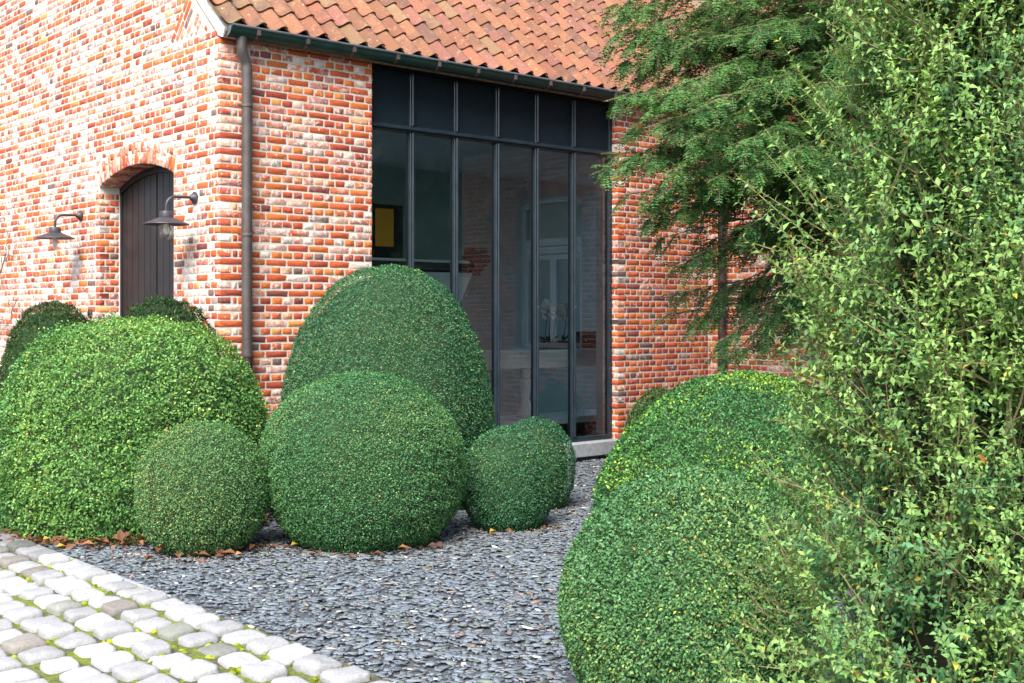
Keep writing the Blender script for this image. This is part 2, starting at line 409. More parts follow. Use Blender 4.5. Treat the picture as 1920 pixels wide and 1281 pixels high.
# ------------------------------------------------------------------ bushes: where they stand (pixel column, distance from the camera, radius, height)
BALL = [(0, .58), (.05, .73), (.12, .85), (.25, .96), (.42, 1), (.58, .985), (.72, .89), (.84, .71), (.92, .52), (.975, .29), (1, 0)]
MOUND = [(0, .90), (.1, .97), (.25, 1), (.45, .95), (.58, .87), (.72, .74), (.85, .55), (.93, .38), (.98, .20), (1, 0)]
BUSH = dict(
    m1=(245, 8.95, .985, 1.51, [(0, .93), (.1, .97), (.25, 1), (.45, 1), (.58, .97), (.76, .82), (.87, .62), (.94, .42), (.985, .20), (1, 0)]),
    b2=(378, 7.92, .425, .835, BALL), b3=(682, 8.25, .69, 1.18, BALL),
    e4=(730, 9.90, .85, 1.955, [(0, .85), (.15, .95), (.34, 1), (.46, .99), (.58, .93), (.695, .85), (.82, .71), (.91, .54), (.97, .31), (1, 0)]),
    b5=(952, 8.75, .33, .73, BALL), b6=(1003, 9.65, .31, .72, BALL),
    y7=(105, 11.0, .50, 1.65, [(0, .95), (.3, 1), (.55, .97), (.7, .88), (.82, .74), (.91, .56), (.97, .34), (1, 0)]),
    y8=(312, 9.8, .33, 1.665, [(0, .5), (.4, .7), (.7, .95), (.85, 1), (.93, .80), (.98, .45), (1, 0)]),
    s9=(1237, 12.6, .36, .785, MOUND), m10=(1395, 7.6, .955, 1.165, MOUND),
    b11=(1300, 4.6, .52, .945, [(0, .55), (.1, .75), (.22, .92), (.42, 1), (.577, .97), (.705, .87), (.81, .74), (.908, .54), (.97, .28), (1, 0)]))
SHRUB = (1800, 3.5, .70, 3.0)

def hidden_px(u, v):
    """rough test: is this pixel behind one of the bushes (used only to choose which bricks become single objects)"""
    for k, (bu, D, R, H, pr) in BUSH.items():
        z = (1.53-(v-HY)*D/FPX)/H
        if z < 1:
            r = np.interp(max(z, 0), [a for a, _ in pr], [b for _, b in pr])*R
            if abs(u-bu) < r/D*FPX*.95: return True
    return u > 1500 or (u > 1180 and v < 460)

# ------------------------------------------------------------------ slate chippings
def slate():
    r = np.random.default_rng(11); P = []
    n = 74000
    x = r.uniform(EDGE_X+.03, 6.0, n); y = r.uniform(-7.2, -.05, n)
    Q = np.stack([x, y, np.zeros(n)], 1); u, v, D = proj(Q)
    keep = (D > 3.2) & (u > -60) & (u < 1640) & (v < 1420)
    for k, (bu, bD, R, H, pr) in BUSH.items():
        c = gnd(bu, bD); keep &= (np.hypot(x-c[0], y-c[1]) > R*.72)
    dens = np.clip((8.5/np.maximum(D, 1)), .5, 1.0); keep &= r.random(n) < dens
    keep &= ~((u > 1250) & (v < 1150) & (v > 860))
    Q = Q[keep]; D = D[keep]; n = len(Q)
    L = r.lognormal(math.log(.0195), .42, n).clip(.008, .045); Wd = L*r.uniform(.36, .68, n)
    k = 5; th = (np.arange(k)+r.uniform(-.42, .42, (n, k)))*2*PI/k
    rad = r.uniform(.62, 1.25, (n, k))
    a = r.uniform(0, 2*PI, n); tx = r.normal(0, .065, n); ty = r.normal(0, .065, n)
    lx = np.cos(th)*rad*L[:, None]; ly = np.sin(th)*rad*Wd[:, None]
    X = lx*np.cos(a)[:, None]-ly*np.sin(a)[:, None]; Y = lx*np.sin(a)[:, None]+ly*np.cos(a)[:, None]
    Z = X*tx[:, None]+Y*ty[:, None]
    t = r.uniform(.002, .005, n); z0 = r.uniform(.006, .018, n)
    top = np.stack([X+Q[:, 0:1], Y+Q[:, 1:2], Z+(z0+t)[:, None]], 2); bot = np.stack([X*1.04+Q[:, 0:1], Y*1.04+Q[:, 1:2], Z+z0[:, None]], 2)
    V = np.concatenate([top, bot], 1).reshape(-1, 3); off = np.arange(n)[:, None]*2*k
    capf = off+np.arange(k)[None]
    side = np.concatenate([np.stack([off[:, 0]+j, off[:, 0]+k+j, off[:, 0]+k+(j+1) % k, off[:, 0]+(j+1) % k], 1) for j in range(k)])
    b = r.uniform(.10, .20, n); tint = r.random(n)
    c = np.stack([b*.84, b*1.0, b*1.17], 1)
    c[tint > .965] = np.stack([b*1.7, b*1.55, b*1.35], 1)[tint > .965]; c[tint > .99] = (.6, .6, .58); c[(tint < .10)] = np.stack([b*.8, b*.98, b*.86], 1)[tint < .10]
    c[(tint > .955) & (tint < .965)] = np.stack([b*1.5, b*1.05, b*.8], 1)[(tint > .955) & (tint < .965)]
    link('slate_gravel', mesh_np('slate_gravel', V, [capf, side], M['chip'], np.repeat(c, 2*k, 0)), kind='stuff')
slate()
e = MB().box((EDGE_X-.005, -3.0, 0), (EDGE_X+.03, 1.2, .032), .006)
link('kerb_strip', e.mesh('kerb_strip', M['sill']), kind='structure')

# ------------------------------------------------------------------ the house
CH = 0.0649; SL = 0.211; JT = 0.0135            # course height, stretcher pitch, joint
EAVE = 3.80; PITCH = math.radians(43); TP = math.tan(PITCH)
WX0, WX1 = 1.506, 4.72                          # big window opening
INX = 6.23                                      # wing wall
DY0, DY1, DSP, DRISE = .845, 2.44, 2.775, .145  # door opening in the gable
WY0, WY1, WSP, WRISE, WSILL = -3.12, -1.86, 3.04, .09, 1.10
house = thing('brick_house', 'old red and orange brick house with clay pantile roof and tall steel window', 'house', (0, 0, 0))

def arc(c0, c1, zs, rise, n=24):
    h = (c1-c0)/2; R = (h*h+rise*rise)/(2*rise); zc = zs+rise-R; mid = (c0+c1)/2
    a = math.asin(h/R); return mid, zc, R, a
def arc_pts(c0, c1, zs, rise, n=20):
    mid, zc, R, a = arc(c0, c1, zs, rise); return [(mid+R*math.sin(t), zc+R*math.cos(t)) for t in np.linspace(-a, a, n)]

# wall bodies (lime mortar), bricks stand 4 mm proud of them
w = MB()
RID = 4.6
def gz(y): return EAVE-.02+TP*min(y, 2*RID-y)
w.prism([(0, .0, 0), (0, DY0, 0), (0, DY0, gz(DY0)), (0, .0, gz(0))], (.3, 0, 0))
w.prism([(0, DY1, 0), (0, 2*RID, 0), (0, 2*RID, gz(2*RID)), (0, RID, gz(RID)), (0, DY1, gz(DY1))], (.3, 0, 0))
w.prism([(0, a, b+.012) for a, b in arc_pts(DY0, DY1, DSP, DRISE)]+[(0, DY1, gz(DY1)), (0, DY0, gz(DY0))], (.3, 0, 0))
gable = link('gable_wall', w.mesh('gable_wall', M['mortar']), house)
w = MB(); w.box((.301, 0, 0), (WX0, .3, EAVE)); w.box((WX1, 0, 0), (INX+.3, .3, EAVE)); w.box((WX0, .17, 3.72), (WX1, .3, EAVE))
front = link('facade_wall', w.mesh('facade_wall', M['mortar']), house)
w = MB(); YE = -4.3
w.box((INX, WY1, 0), (INX+.3, -.001, EAVE)); w.box((INX, YE, 0), (INX+.3, WY0, EAVE)); w.box((INX, WY0, 0), (INX+.3, WY1, WSILL))
w.prism([(INX, a, b) for a, b in arc_pts(WY0, WY1, WSP, WRISE)]+[(INX, WY1, EAVE), (INX, WY0, EAVE)], (.3, 0, 0))
w.box((INX+.301, YE, 0), (12, YE+.3, EAVE))
wing = link('wing_wall', w.mesh('wing_wall', M['mortar']), house)

# brick specs: centre on the wall plane, axes, size, wall it belongs to, lime amount
SPEC = []
UPV = np.array([0, 0, 1.])
def spec(c, U, Wv, N, L, h, wall, lime, dep=.09):
    SPEC.append((np.asarray(c, float), np.asarray(U, float), np.asarray(Wv, float), np.asarray(N, float), L, h, wall, lime, dep))
def course_bricks(u0, u1, even, r, quoin0=False):
    """joint positions of one course between u0 and u1"""
    if even: p = SL; o = 0.0
    else: p = SL/2; o = SL/4
    js = [u0]; k = math.ceil((u0-o)/p+.12)
    while o+k*p < u1-.035: 
        x = o+k*p+r.uniform(-.007, .007)
        if x-js[-1] > .045: js.append(x)
        k += 1
    js.append(u1); return [(a, b) for a, b in zip(js[:-1], js[1:]) if b-a > .025]
def lay(place, spans, z0, z1, wall, lime, U, N, seed, top=None):
    r = np.random.default_rng(seed); k0 = int(round(z0/CH)); k = k0
    while (k+1)*CH <= z1+.01:
        za, zb = k*CH, (k+1)*CH
        for (a, b) in spans((za+zb)/2, k):
            for (p, q) in course_bricks(a, b, k % 2 == 0, r):
                L = q-p-JT-r.uniform(-.003, .005); h = CH-JT-r.uniform(-.002, .004)
                if L < .02: continue
                spec(place((p+q)/2, (za+zb)/2+r.uniform(-.0022, .0022)), U, UPV, N, L, h, wall, lime(r, (p+q)/2, (za+zb)/2))
        k += 1
Xa = np.array([1., 0, 0]); Ya = np.array([0, 1., 0])
def lime_front(r, a, z): return r.normal(.448, .085)
def lime_right(r, a, z): return r.normal(.395, .08)
def lime_gable(r, a, z): return r.normal(.475, .095)+.035*min(1, z/3)
# facade: odd courses start after the gable header
lay(lambda a, z: (a, 0, z), lambda z, k: [((-.005-JT/2 if k % 2 == 0 else .106), WX0+.004+JT/2)], 0, EAVE+.04, front, lime_front, Xa, -Ya, 1)
lay(lambda a, z: (a, 0, z), lambda z, k: [((WX1-.005-JT/2) if k % 2 == 0 else WX1+.10, INX)], 0, EAVE+.04, front, lime_right, Xa, -Ya, 2)
def notch(c0, c1, zs, rise, ring=.215):
    mid, zc, R, a = arc(c0, c1, zs, rise)
    def f(z):
        if z < zs-.02: return (c0, c1)
        Ro = R+ring; dz = z-zc
        if dz >= Ro: return None
        h = math.sqrt(Ro*Ro-dz*dz); lim = abs(dz)*math.tan(a)
        h = min(h, max(lim, (c1-c0)/2)); return (mid-h, mid+h)
    return f
nd_ = notch(DY0, DY1, DSP, DRISE)
# tumbled brick wedges along the verge
VER = lambda y: EAVE+.04+TP*y
WB = [(3.92, .93)]
def wedge(z):
    for zb, yb in WB:
        if z > zb:
            # left edge perpendicular to the verge from (yb, zb)
            return yb-(z-zb)*TP
    return None
def gable_spans(z, k):
    a0 = (.106 if k % 2 == 0 else -.005-JT/2); a1 = 6.6; e_ = (.005+JT/2 if k % 2 == 0 else -.10)
    out = [(a0, a1)]
    n = nd_(z)
    if n: out = [(a0, n[0]), (n[1]-(e_ if z < DSP-.03 else 0), a1)]
    if z > 3.90:
        yl = wedge(z); yv = (z-VER(0))/TP+.10
        lo = max(yl if yl is not None else -9, yv); out = [(max(lo, a0), a1)]
    return [(a, b) for a, b in out if b-a > .03]
lay(lambda a, z: (0, a, z), gable_spans, 0, 7.0, gable, lime_gable, Ya, -Xa, 3)
# the wedge itself
def wedges():
    r = np.random.default_rng(8); U = np.array([0, math.cos(PITCH), math.sin(PITCH)]); Vp = np.array([0, -math.sin(PITCH), math.cos(PITCH)])
    for zb, yb in WB:
        o = np.array([0, yb, zb]); L = 1.2
        k = 0
        while k*CH < .66:                       # strips step down-slope from the left edge, bricks run along Vp (towards the verge)
            s = -(k+.5)*CH
            # start where the strip crosses the base line z = zb, end at the verge
            t0 = (-s*math.sin(PITCH))/math.cos(PITCH); p0 = o+U*s+Vp*t0
            dv = (VER(p0[1])-p0[2]-.10)/(math.cos(PITCH)+math.sin(PITCH)*TP)
            t = 0.0; j = k % 2
            while t < dv-.03:
                ln = .105 if (j == 0 and t == 0) else SL
                ln = min(ln, dv-t)
                if ln > .03: spec(p0+Vp*(t+ln/2), Vp, -U, -Xa, ln-JT, CH-JT, gable, r.normal(.50, .06))
                t += ln
            k += 1
wedges()
nw_ = notch(WY0, WY1, WSP, WRISE)
def wing_spans(z, k):
    if z < WSILL-.07: return [(YE, 0)]
    n = nw_(z)
    return [(YE, n[0]), (n[1], 0)] if n else [(YE, 0)]
lay(lambda a, z: (INX, a, z), wing_spans, 0, EAVE-.02, wing, lime_right, Ya, -Xa, 4)
# reveals
lay(lambda a, z: (a, DY1, z), lambda z, k: [(.10, .20)] if k % 2 == 0 else [(-.005-JT/2, .20)], 0, DSP, gable, lime_front, Xa, -Ya, 5)
lay(lambda a, z: (WX1, a, z), lambda z, k: [(-.005-JT/2, .095)] if k % 2 else [], .15, EAVE-.02, front, lambda r, a, z: r.normal(.46, .08), Ya, -Xa, 6)
for o in list(SPEC):
    pass
# arch rings
def ring(c0, c1, zs, rise, xw, wall, seed, depth, lime):
    mid, zc, R, a = arc(c0, c1, zs, rise); r = np.random.default_rng(seed)
    n = int(round(2*a*(R+.1)/.0665)); 
    for i in range(n):
        t = -a+(i+.5)*2*a/n
        rad = np.array([0, math.sin(t), math.cos(t)]); tan = np.array([0, math.cos(t), -math.sin(t)])
        parts = [(0, .21)] if r.random() < .55 else ([(0, .105), (.105, .21)] if r.random() < .5 else [(0, .14), (.14, .21)])
        for (p, q) in parts:
            c = np.array([xw, mid, zc])+rad*(R+(p+q)/2)
            spec(c, rad, tan, -Xa, q-p-.010, 2*a*(R+(p+q)/2)/n-.012, wall, lime(r), depth)
ring(DY0, DY1, DSP, DRISE, 0, gable, 21, .20, lambda r: r.normal(.50, .06))
ring(WY0, WY1, WSP, WRISE, INX, wing, 22, .10, lambda r: r.normal(.38, .05))

def brick_variant(asp, seed):
    """front at y=-.5 side of a unit brick: x length, y depth (0 = wall plane, +1 inwards), z height; worn corners"""
    r = np.random.default_rng(seed); k = 10
    cx, cz = .5, .5; ch = .10
    out = []
    cu = ch/asp
    pts = [(-cx, -cz+ch), (-cx+cu, -cz), (r.uniform(-.2, .2), -cz), (cx-cu, -cz), (cx, -cz+ch), (cx, cz-ch), (cx-cu, cz), (r.uniform(-.2, .2), cz), (-cx+cu, cz), (-cx, cz-ch)]
    pts = np.array(pts); jit = r.normal(0, 1, pts.shape)*np.array([.035/asp, .035]); pts = pts+jit
    f = pts*np.array([1-.12/asp, 1-.12])
    V = np.concatenate([np.column_stack([f[:, 0], np.full(k, -.030), f[:, 1]]), np.column_stack([pts[:, 0], np.full(k, -.005), pts[:, 1]]), np.column_stack([pts[:, 0], np.full(k, 1.0), pts[:, 1]])])
    V[:k, 1] += r.normal(0, .005, k)
    F12 = [tuple(range(k))]
    Q = [(i, k+i, k+(i+1) % k, (i+1) % k) for i in range(k)]+[(k+i, 2*k+i, 2*k+(i+1) % k, k+(i+1) % k) for i in range(k)]
    return V, F12, Q
VAR = [[brick_variant(a, 300+10*j+i) for i in range(8)] for j, a in enumerate((1.75, 3.6))]
VME = [[mesh_np('brick', v, [np.array(f), np.array(q)], M['brick'], np.zeros((len(v), 4))) for v, f, q in vs] for vs in VAR]

def brick_col(r, dark=0):
    k = r.random()
    if k < .42: c = np.array([.47, .105, .040])
    elif k < .66: c = np.array([.54, .155, .045])
    elif k < .88: c = np.array([.38, .080, .045])
    elif k < .93: c = np.array([.22, .07, .06])
    elif k < .97: c = np.array([.58, .25, .08])
    else: c = np.array([.16, .11, .10])
    return c*r.uniform(.92, 1.30)
def build_bricks():
    r = np.random.default_rng(77); C = np.array([s[0] for s in SPEC]); u, v, D = proj(C)
    inframe = (D > 1) & (u > -140) & (u < 2060) & (v > -130) & (v < 1150)
    size = np.zeros(len(SPEC))
    for i, s in enumerate(SPEC):
        if not inframe[i] or not (0 < u[i] < 1920 and 0 < v[i] < 1281): continue
        view = abs((C[i]-CAM)@s[3])/np.linalg.norm(C[i]-CAM)
        if (CAM-C[i])@s[3] < 0 or hidden_px(u[i], v[i]): continue
        size[i] = s[4]*s[5]*view/D[i]**2
    pick = set(np.argsort(-size)[:300].tolist())
    Vs, F12, Q, Cs = [], [], [], []; n = 0
    for i, s in enumerate(SPEC):
        c, U, Wv, N, L, h, wall, lime, dep = s
        if not inframe[i] and wall is not wing: continue
        j = 0 if L/h < 2.6 else 1; k = int(r.integers(8)); col = brick_col(r); lime = float(np.clip(lime, .15, .8))
        proud = r.uniform(.9, 1.5)
        if i in pick and size[i] > 0:
            o = link('brick', VME[j][k], wall); o.color = (*col, lime)
            fl = -1 if r.random() < .5 else 1
            m = Matrix(((U[0]*L*fl, -N[0]*dep, Wv[0]*h, c[0]), (U[1]*L*fl, -N[1]*dep, Wv[1]*h, c[1]), (U[2]*L*fl, -N[2]*dep, Wv[2]*h, c[2]), (0, 0, 0, 1)))
            o.matrix_world = m
        else:
            v_, f_, q_ = VAR[j][k]
            P = c+np.outer(v_[:, 0]*L, U)+np.outer(v_[:, 1]*dep*np.where(v_[:, 1] < 0, proud, 1), -N)+np.outer(v_[:, 2]*h, Wv)
            Vs.append(P); F12.append(np.array(f_)+n); Q.append(np.array(q_)+n); Cs.append(np.tile([*col, lime], (len(P), 1))); n += len(P)
    me = mesh_np('brickwork', np.concatenate(Vs), [np.concatenate(F12), np.concatenate(Q)], M['brick'], np.concatenate(Cs))
    o = link('brickwork', me, house, kind='stuff'); o.color = (0, 0, 0, 0)
build_bricks()

w = MB(); w.box((.31, .03, EAVE+.001), (INX+.2, .26, EAVE+.16)); w.box((INX+.03, YE, EAVE+.001), (INX+.26, .029, EAVE+.16)); link('wall_plate', w.mesh('wall_plate', M['black']), house)  # board under the eaves, coloured black for the shadow beneath the gutter
# verge mortar
w = MB(); vd = np.array([0, math.cos(PITCH), math.sin(PITCH)]); vn = np.array([0, -math.sin(PITCH), math.cos(PITCH)])
p0 = np.array([-.012, -.03, EAVE+.01])
w.prism([p0+vn*.02+vd*-.02, p0+vn*.10, p0+vn*.10+vd*6.6, p0+vn*-.0+vd*6.6, p0+vn*.0+vd*.03], (.20, 0, 0))
link('verge', w.mesh('verge', mat_mortar('verge_mortar', (.72, .70, .66), (.84, .82, .79))), house)

# ------------------------------------------------------------------ roof
def roof():
    w = MB(); up = 6.4
    e0 = np.array([0, -.10, EAVE+.055])
    w.prism([(0.0, e0[1], e0[2]), (8.2, e0[1], e0[2]), (8.2, e0[1]+math.cos(PITCH)*up, e0[2]+math.sin(PITCH)*up), (0, e0[1]+math.cos(PITCH)*up, e0[2]+math.sin(PITCH)*up)], (0, .05, -.05))
    rf = link('roof', w.mesh('roof', M['bark']), house)
    w = MB(); w.prism([(INX-.10, -.12, e0[2]-.006), (INX-.10, YE-.2, e0[2]-.006), (INX-.10+math.cos(PITCH)*3.6, YE-.2, e0[2]+math.sin(PITCH)*3.6), (INX-.10+math.cos(PITCH)*3.6, 2.6, e0[2]+math.sin(PITCH)*3.6), ], (.05, 0, -.05))
    link('wing_roof', w.mesh('wing_roof', M['bark']), house)
    PW, GA = .2, .30
    vs = []
    for v in range(5):
        r = np.random.default_rng(500+v); ns, nl = 13, 4
        s = np.linspace(-.02, 1.10, ns); prof = .0255*(1+np.cos(2*PI*(s-.93)))+.013*np.clip((s-.70)/.2, 0, 1)
        t = np.linspace(-.06, GA+.055, nl); V = []
        for lay_ in (0, 1):
            for b in t:
                k = (b+.06)/(GA+.115)
                x = s*PW; z = prof+.030*(1-k)+.006-lay_*.013+r.normal(0, .0008, ns)
                V.append(np.stack([x, np.full(ns, b)+r.normal(0, .001, ns), z], 1))
        V = np.concatenate(V); Q = []
        for l in range(nl-1):
            for j in range(ns-1):
                a = l*ns+j; Q.append((a, a+1, a+ns+1, a+ns)); a2 = a+nl*ns; Q.append((a2, a2+ns, a2+ns+1, a2+1))
        for j in range(ns-1): Q.append((j, nl*ns+j, nl*ns+j+1, j+1))
        for l in range(nl-1):
            a = l*ns+ns-1; Q.append((a, nl*ns+a, nl*ns+a+ns, a+ns)); a = l*ns; Q.append((a, a+ns, nl*ns+a+ns, nl*ns+a))
        vs.append((V, np.array(Q)))
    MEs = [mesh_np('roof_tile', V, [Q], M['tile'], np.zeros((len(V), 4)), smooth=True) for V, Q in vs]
    for me in MEs:
        try: me.set_sharp_from_angle(angle=math.radians(50))
        except Exception: pass
    r = np.random.default_rng(31); items = []
    rd = np.array([0, math.cos(PITCH), math.sin(PITCH)]); rn = np.array([0, -math.sin(PITCH), math.cos(PITCH)])
    for c in range(41):
        for row in range(12):
            o = np.array([-.075+c*PW, e0[1]-.03, e0[2]+.004])+rd*(row*GA+.10)
            if o[0]+.1 > INX-.05+max(0, o[1]+.15): continue
            items.append((o, Xa, rd, rn))
    wd = np.array([math.cos(PITCH), 0, math.sin(PITCH)]); wnn = np.array([-math.sin(PITCH), 0, math.cos(PITCH)])
    for c in range(38):
        for row in range(9):
            o = np.array([INX-.13, 2.6-c*PW, e0[2]-.002])+wd*(row*GA+.10)
            if o[1]+.15 > o[0]-INX+.12: continue
            if o[1] < YE-.1: continue
            items.append((o, -Ya, wd, wnn))
    C = np.array([it[0] for it in items]); u, v, D = proj(C)
    vis = (u > -40) & (u < 1180) & (v > -25) & (v < 260); order = np.argsort(np.where(vis, D, 1e3))
    pick = set(order[:min(300, int(vis.sum()))].tolist())
    Vs, Q, Cs, n = [], [], [], 0
    for i, (o, U, d, nn) in enumerate(items):
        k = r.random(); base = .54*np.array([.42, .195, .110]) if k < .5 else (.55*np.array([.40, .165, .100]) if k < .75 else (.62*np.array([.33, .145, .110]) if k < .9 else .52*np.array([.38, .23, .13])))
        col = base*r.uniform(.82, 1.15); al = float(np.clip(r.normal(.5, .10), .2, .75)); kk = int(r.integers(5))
        tilt = r.normal(0, .006); o = o+U*r.normal(0, .003)+d*r.normal(0, .006)
        U2 = norm(U+d*tilt); 
        if i in pick:
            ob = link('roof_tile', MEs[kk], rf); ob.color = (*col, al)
            ob.matrix_world = Matrix(((U2[0], d[0], nn[0], o[0]), (U2[1], d[1], nn[1], o[1]), (U2[2], d[2], nn[2], o[2]), (0, 0, 0, 1)))
        else:
            V, q = vs[kk]; P = o+np.outer(V[:, 0], U2)+np.outer(V[:, 1], d)+np.outer(V[:, 2], nn)
            Vs.append(P); Q.append(q+n); Cs.append(np.tile([*col, al], (len(P), 1))); n += len(P)
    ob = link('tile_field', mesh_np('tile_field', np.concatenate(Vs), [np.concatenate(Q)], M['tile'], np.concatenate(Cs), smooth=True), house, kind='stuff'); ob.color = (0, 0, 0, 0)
roof()

# ------------------------------------------------------------------ gutters and downpipes
def half_round(mb, a, b, side, R=.078, th=.004, n=14):
    """half-round trough from a to b (rim-line centre), opening upward"""
    a = np.asarray(a, float); b = np.asarray(b, float); ang = np.linspace(0, PI, n)
    V = []
    for p in (a, b):
        for rr in (R, R-th):
            for t in ang: V.append(p+side*math.cos(t)*rr-UPV*math.sin(t)*rr)
    F = []
    for i in range(n-1):
        F.append((i, i+1, 2*n+i+1, 2*n+i)); F.append((n+i, 3*n+i, 3*n+i+1, n+i+1))
    for k in (0, 2*n):
        for i in range(n-1): F.append((k+i, k+n+i, k+n+i+1, k+i+1))
    F.append((0, 2*n, 3*n, n)); F.append((n-1, 2*n-1, 4*n-1, 3*n-1)); mb.add(V, F)
def gutter_set(a, b, side, brx):
    a = np.asarray(a, float); b = np.asarray(b, float); d = norm(b-a)
    m = MB(); half_round(m, a, b, side); gt = link('gutter', m.mesh('gutter', M['zinc'], True), house)
    m = MB(); m.tube([a+side*.078+UPV*.004, (a+b)/2+side*.078+UPV*.004, b+side*.078+UPV*.004], .013, 10); link('rolled_rim', m.mesh('rolled_rim', M['rim'], True), gt)
    m = MB(); ang = np.linspace(0, PI, 12); m.prism([a+side*math.cos(t)*.079-UPV*math.sin(t)*.079 for t in ang], d*-.006); link('end_cap', m.mesh('end_cap', M['rim']), gt)
    for s in brx:
        m = MB(); c = a+d*s; ang = np.linspace(-.12, PI*.92, 14)
        V = []
        for dd in (-.013, .013):
            for rr in (.080, .0835):
                for t in ang: V.append(c+d*dd+side*math.cos(t)*rr-UPV*math.sin(t)*rr)
        k = len(ang); F = []
        for i in range(k-1): F += [(i, i+1, k+i+1, k+i), (2*k+i, 3*k+i, 3*k+i+1, 2*k+i+1), (k+i, k+i+1, 3*k+i+1, 3*k+i), (i, 2*k+i, 2*k+i+1, i+1)]
        m.add(V, F)
        p = c+side*.083-UPV*.03; m.box(p-d*.016-side*.004-UPV*.022, p+d*.016+side*.006+UPV*.022)
        m.tube([c+side*.078+UPV*.016, c+side*.040+UPV*.018, c-side*.05+UPV*.02], .006, 6)
        link('gutter_bracket', m.mesh('gutter_bracket', M['zbrown']), gt)
GZ = 3.895
gutter_set((.015, -.092, GZ), (INX-.09, -.092, GZ), -Ya, [.245+.472*i for i in range(13)])
gutter_set((INX-.092, -.02, GZ-.004), (INX-.092, YE-.2, GZ-.004), -Xa, [.3+.472*i for i in range(8)])
def downpipe(pts, rad, collars, shoe_z, end, mt='pipe'):
    m = MB(); m.tube(pts, rad, 18); dp = link('downpipe', m.mesh('downpipe', M[mt], True), house)
    b = np.asarray(pts[-1])
    for z in collars:
        m = MB(); m.lathe((b[0], b[1], z-.012), [(rad+.002, 0), (rad+.006, .003), (rad+.006, .021), (rad+.002, .024)], 18)
        m.box((b[0]-.012, b[1], z-.006), (b[0]+.012, end, z+.006)); m.tube([(b[0]-rad-.03, b[1]+.01, z), (b[0]-rad-.004, b[1]+.01, z)], .007, 6); link('pipe_collar', m.mesh('pipe_collar', M['zbrown'], True), dp)
    m = MB(); m.lathe((b[0], b[1], shoe_z-.95), [(rad+.004, 0), (rad+.004, .86), (rad+.010, .875), (rad+.010, .93), (rad+.016, .935), (rad+.016, .95)], 20); link('iron_shoe', m.mesh('iron_shoe', M['iron'], True), dp)
    m = MB(); m.lathe((b[0], b[1], shoe_z-.16), [(rad+.006, 0), (rad+.0085, .002), (rad+.0085, .022), (rad+.006, .024)], 20); link('pipe_collar', m.mesh('pipe_collar', M['rim'], True), dp)
sm = lambda a: a*a*(3-2*a)
pts = [(.145, -.092, 3.84), (.145, -.092, 3.74)]+[(.145+.062*sm(i/8), -.092+.024*sm(i/8), 3.74-.15*i/8) for i in range(1, 9)]+[(.207, -.068, 2.6), (.207, -.068, 1.15)]
downpipe(pts, .044, [3.27, 2.20], 1.20, 0)
downpipe([(INX-.095, -.26, 3.85), (INX-.095, -.26, 3.6), (INX-.07, -.26, 3.4), (INX-.07, -.26, 1.0)], .047, [3.0, 2.1], 1.22, -.26, 'iron')

# ------------------------------------------------------------------ door in the gable
def door():
    root = link('door', None, house); m = MB(); xd = .205
    mid, zc, R, a = arc(DY0, DY1, DSP, DRISE); top = lambda y: zc+math.sqrt(R*R-(y-mid)**2)
    n = 12; w_ = (DY1-DY0)/n
    for i in range(n):
        y0, y1 = DY0+i*w_, DY0+(i+1)*w_; gp = .004
        if i == n//2: y0 += .010
        if i == n//2-1: y1 -= .010
        k = MB(); k.prism([(xd+.012, y0+gp, .02), (xd+.012, y1-gp, .02), (xd+.012, y1-gp, top(y1)-.055), (xd+.012, y0+gp, top(y0)-.055)], (.03, 0, 0))
        link('plank', k.mesh('plank', M['door']), root)
    k = MB(); k.box((xd+.045, DY0, 0), (xd+.07, DY1, DSP)); k.prism([(xd+.046, y, z-.01) for y, z in arc_pts(DY0, DY1, DSP, DRISE)], (.02, 0, 0)); link('door_core', k.mesh('door_core', M['black']), root)
    k = MB(); A_ = arc_pts(DY0, DY1, DSP, DRISE, 22); k.prism([(xd-.01, y, z-.003) for y, z in A_]+[(xd-.01, y, z-.06) for y, z in A_[::-1]], (.04, 0, 0)); link('door_head', k.mesh('door_head', M['door']), root)
    for y in (DY0+.004, DY1-.034):
        k = MB(); k.box((xd-.004, y, 0), (xd+.04, y+.03, DSP-.02), .003); link('door_frame', k.mesh('door_frame', M['door']), root)
    k = MB(); k.box((xd-.012, DY1-.006, 0), (xd+.01, DY1-.0005, DSP-.01)); link('door_seal', k.mesh('door_seal', M['white']), root)
door()

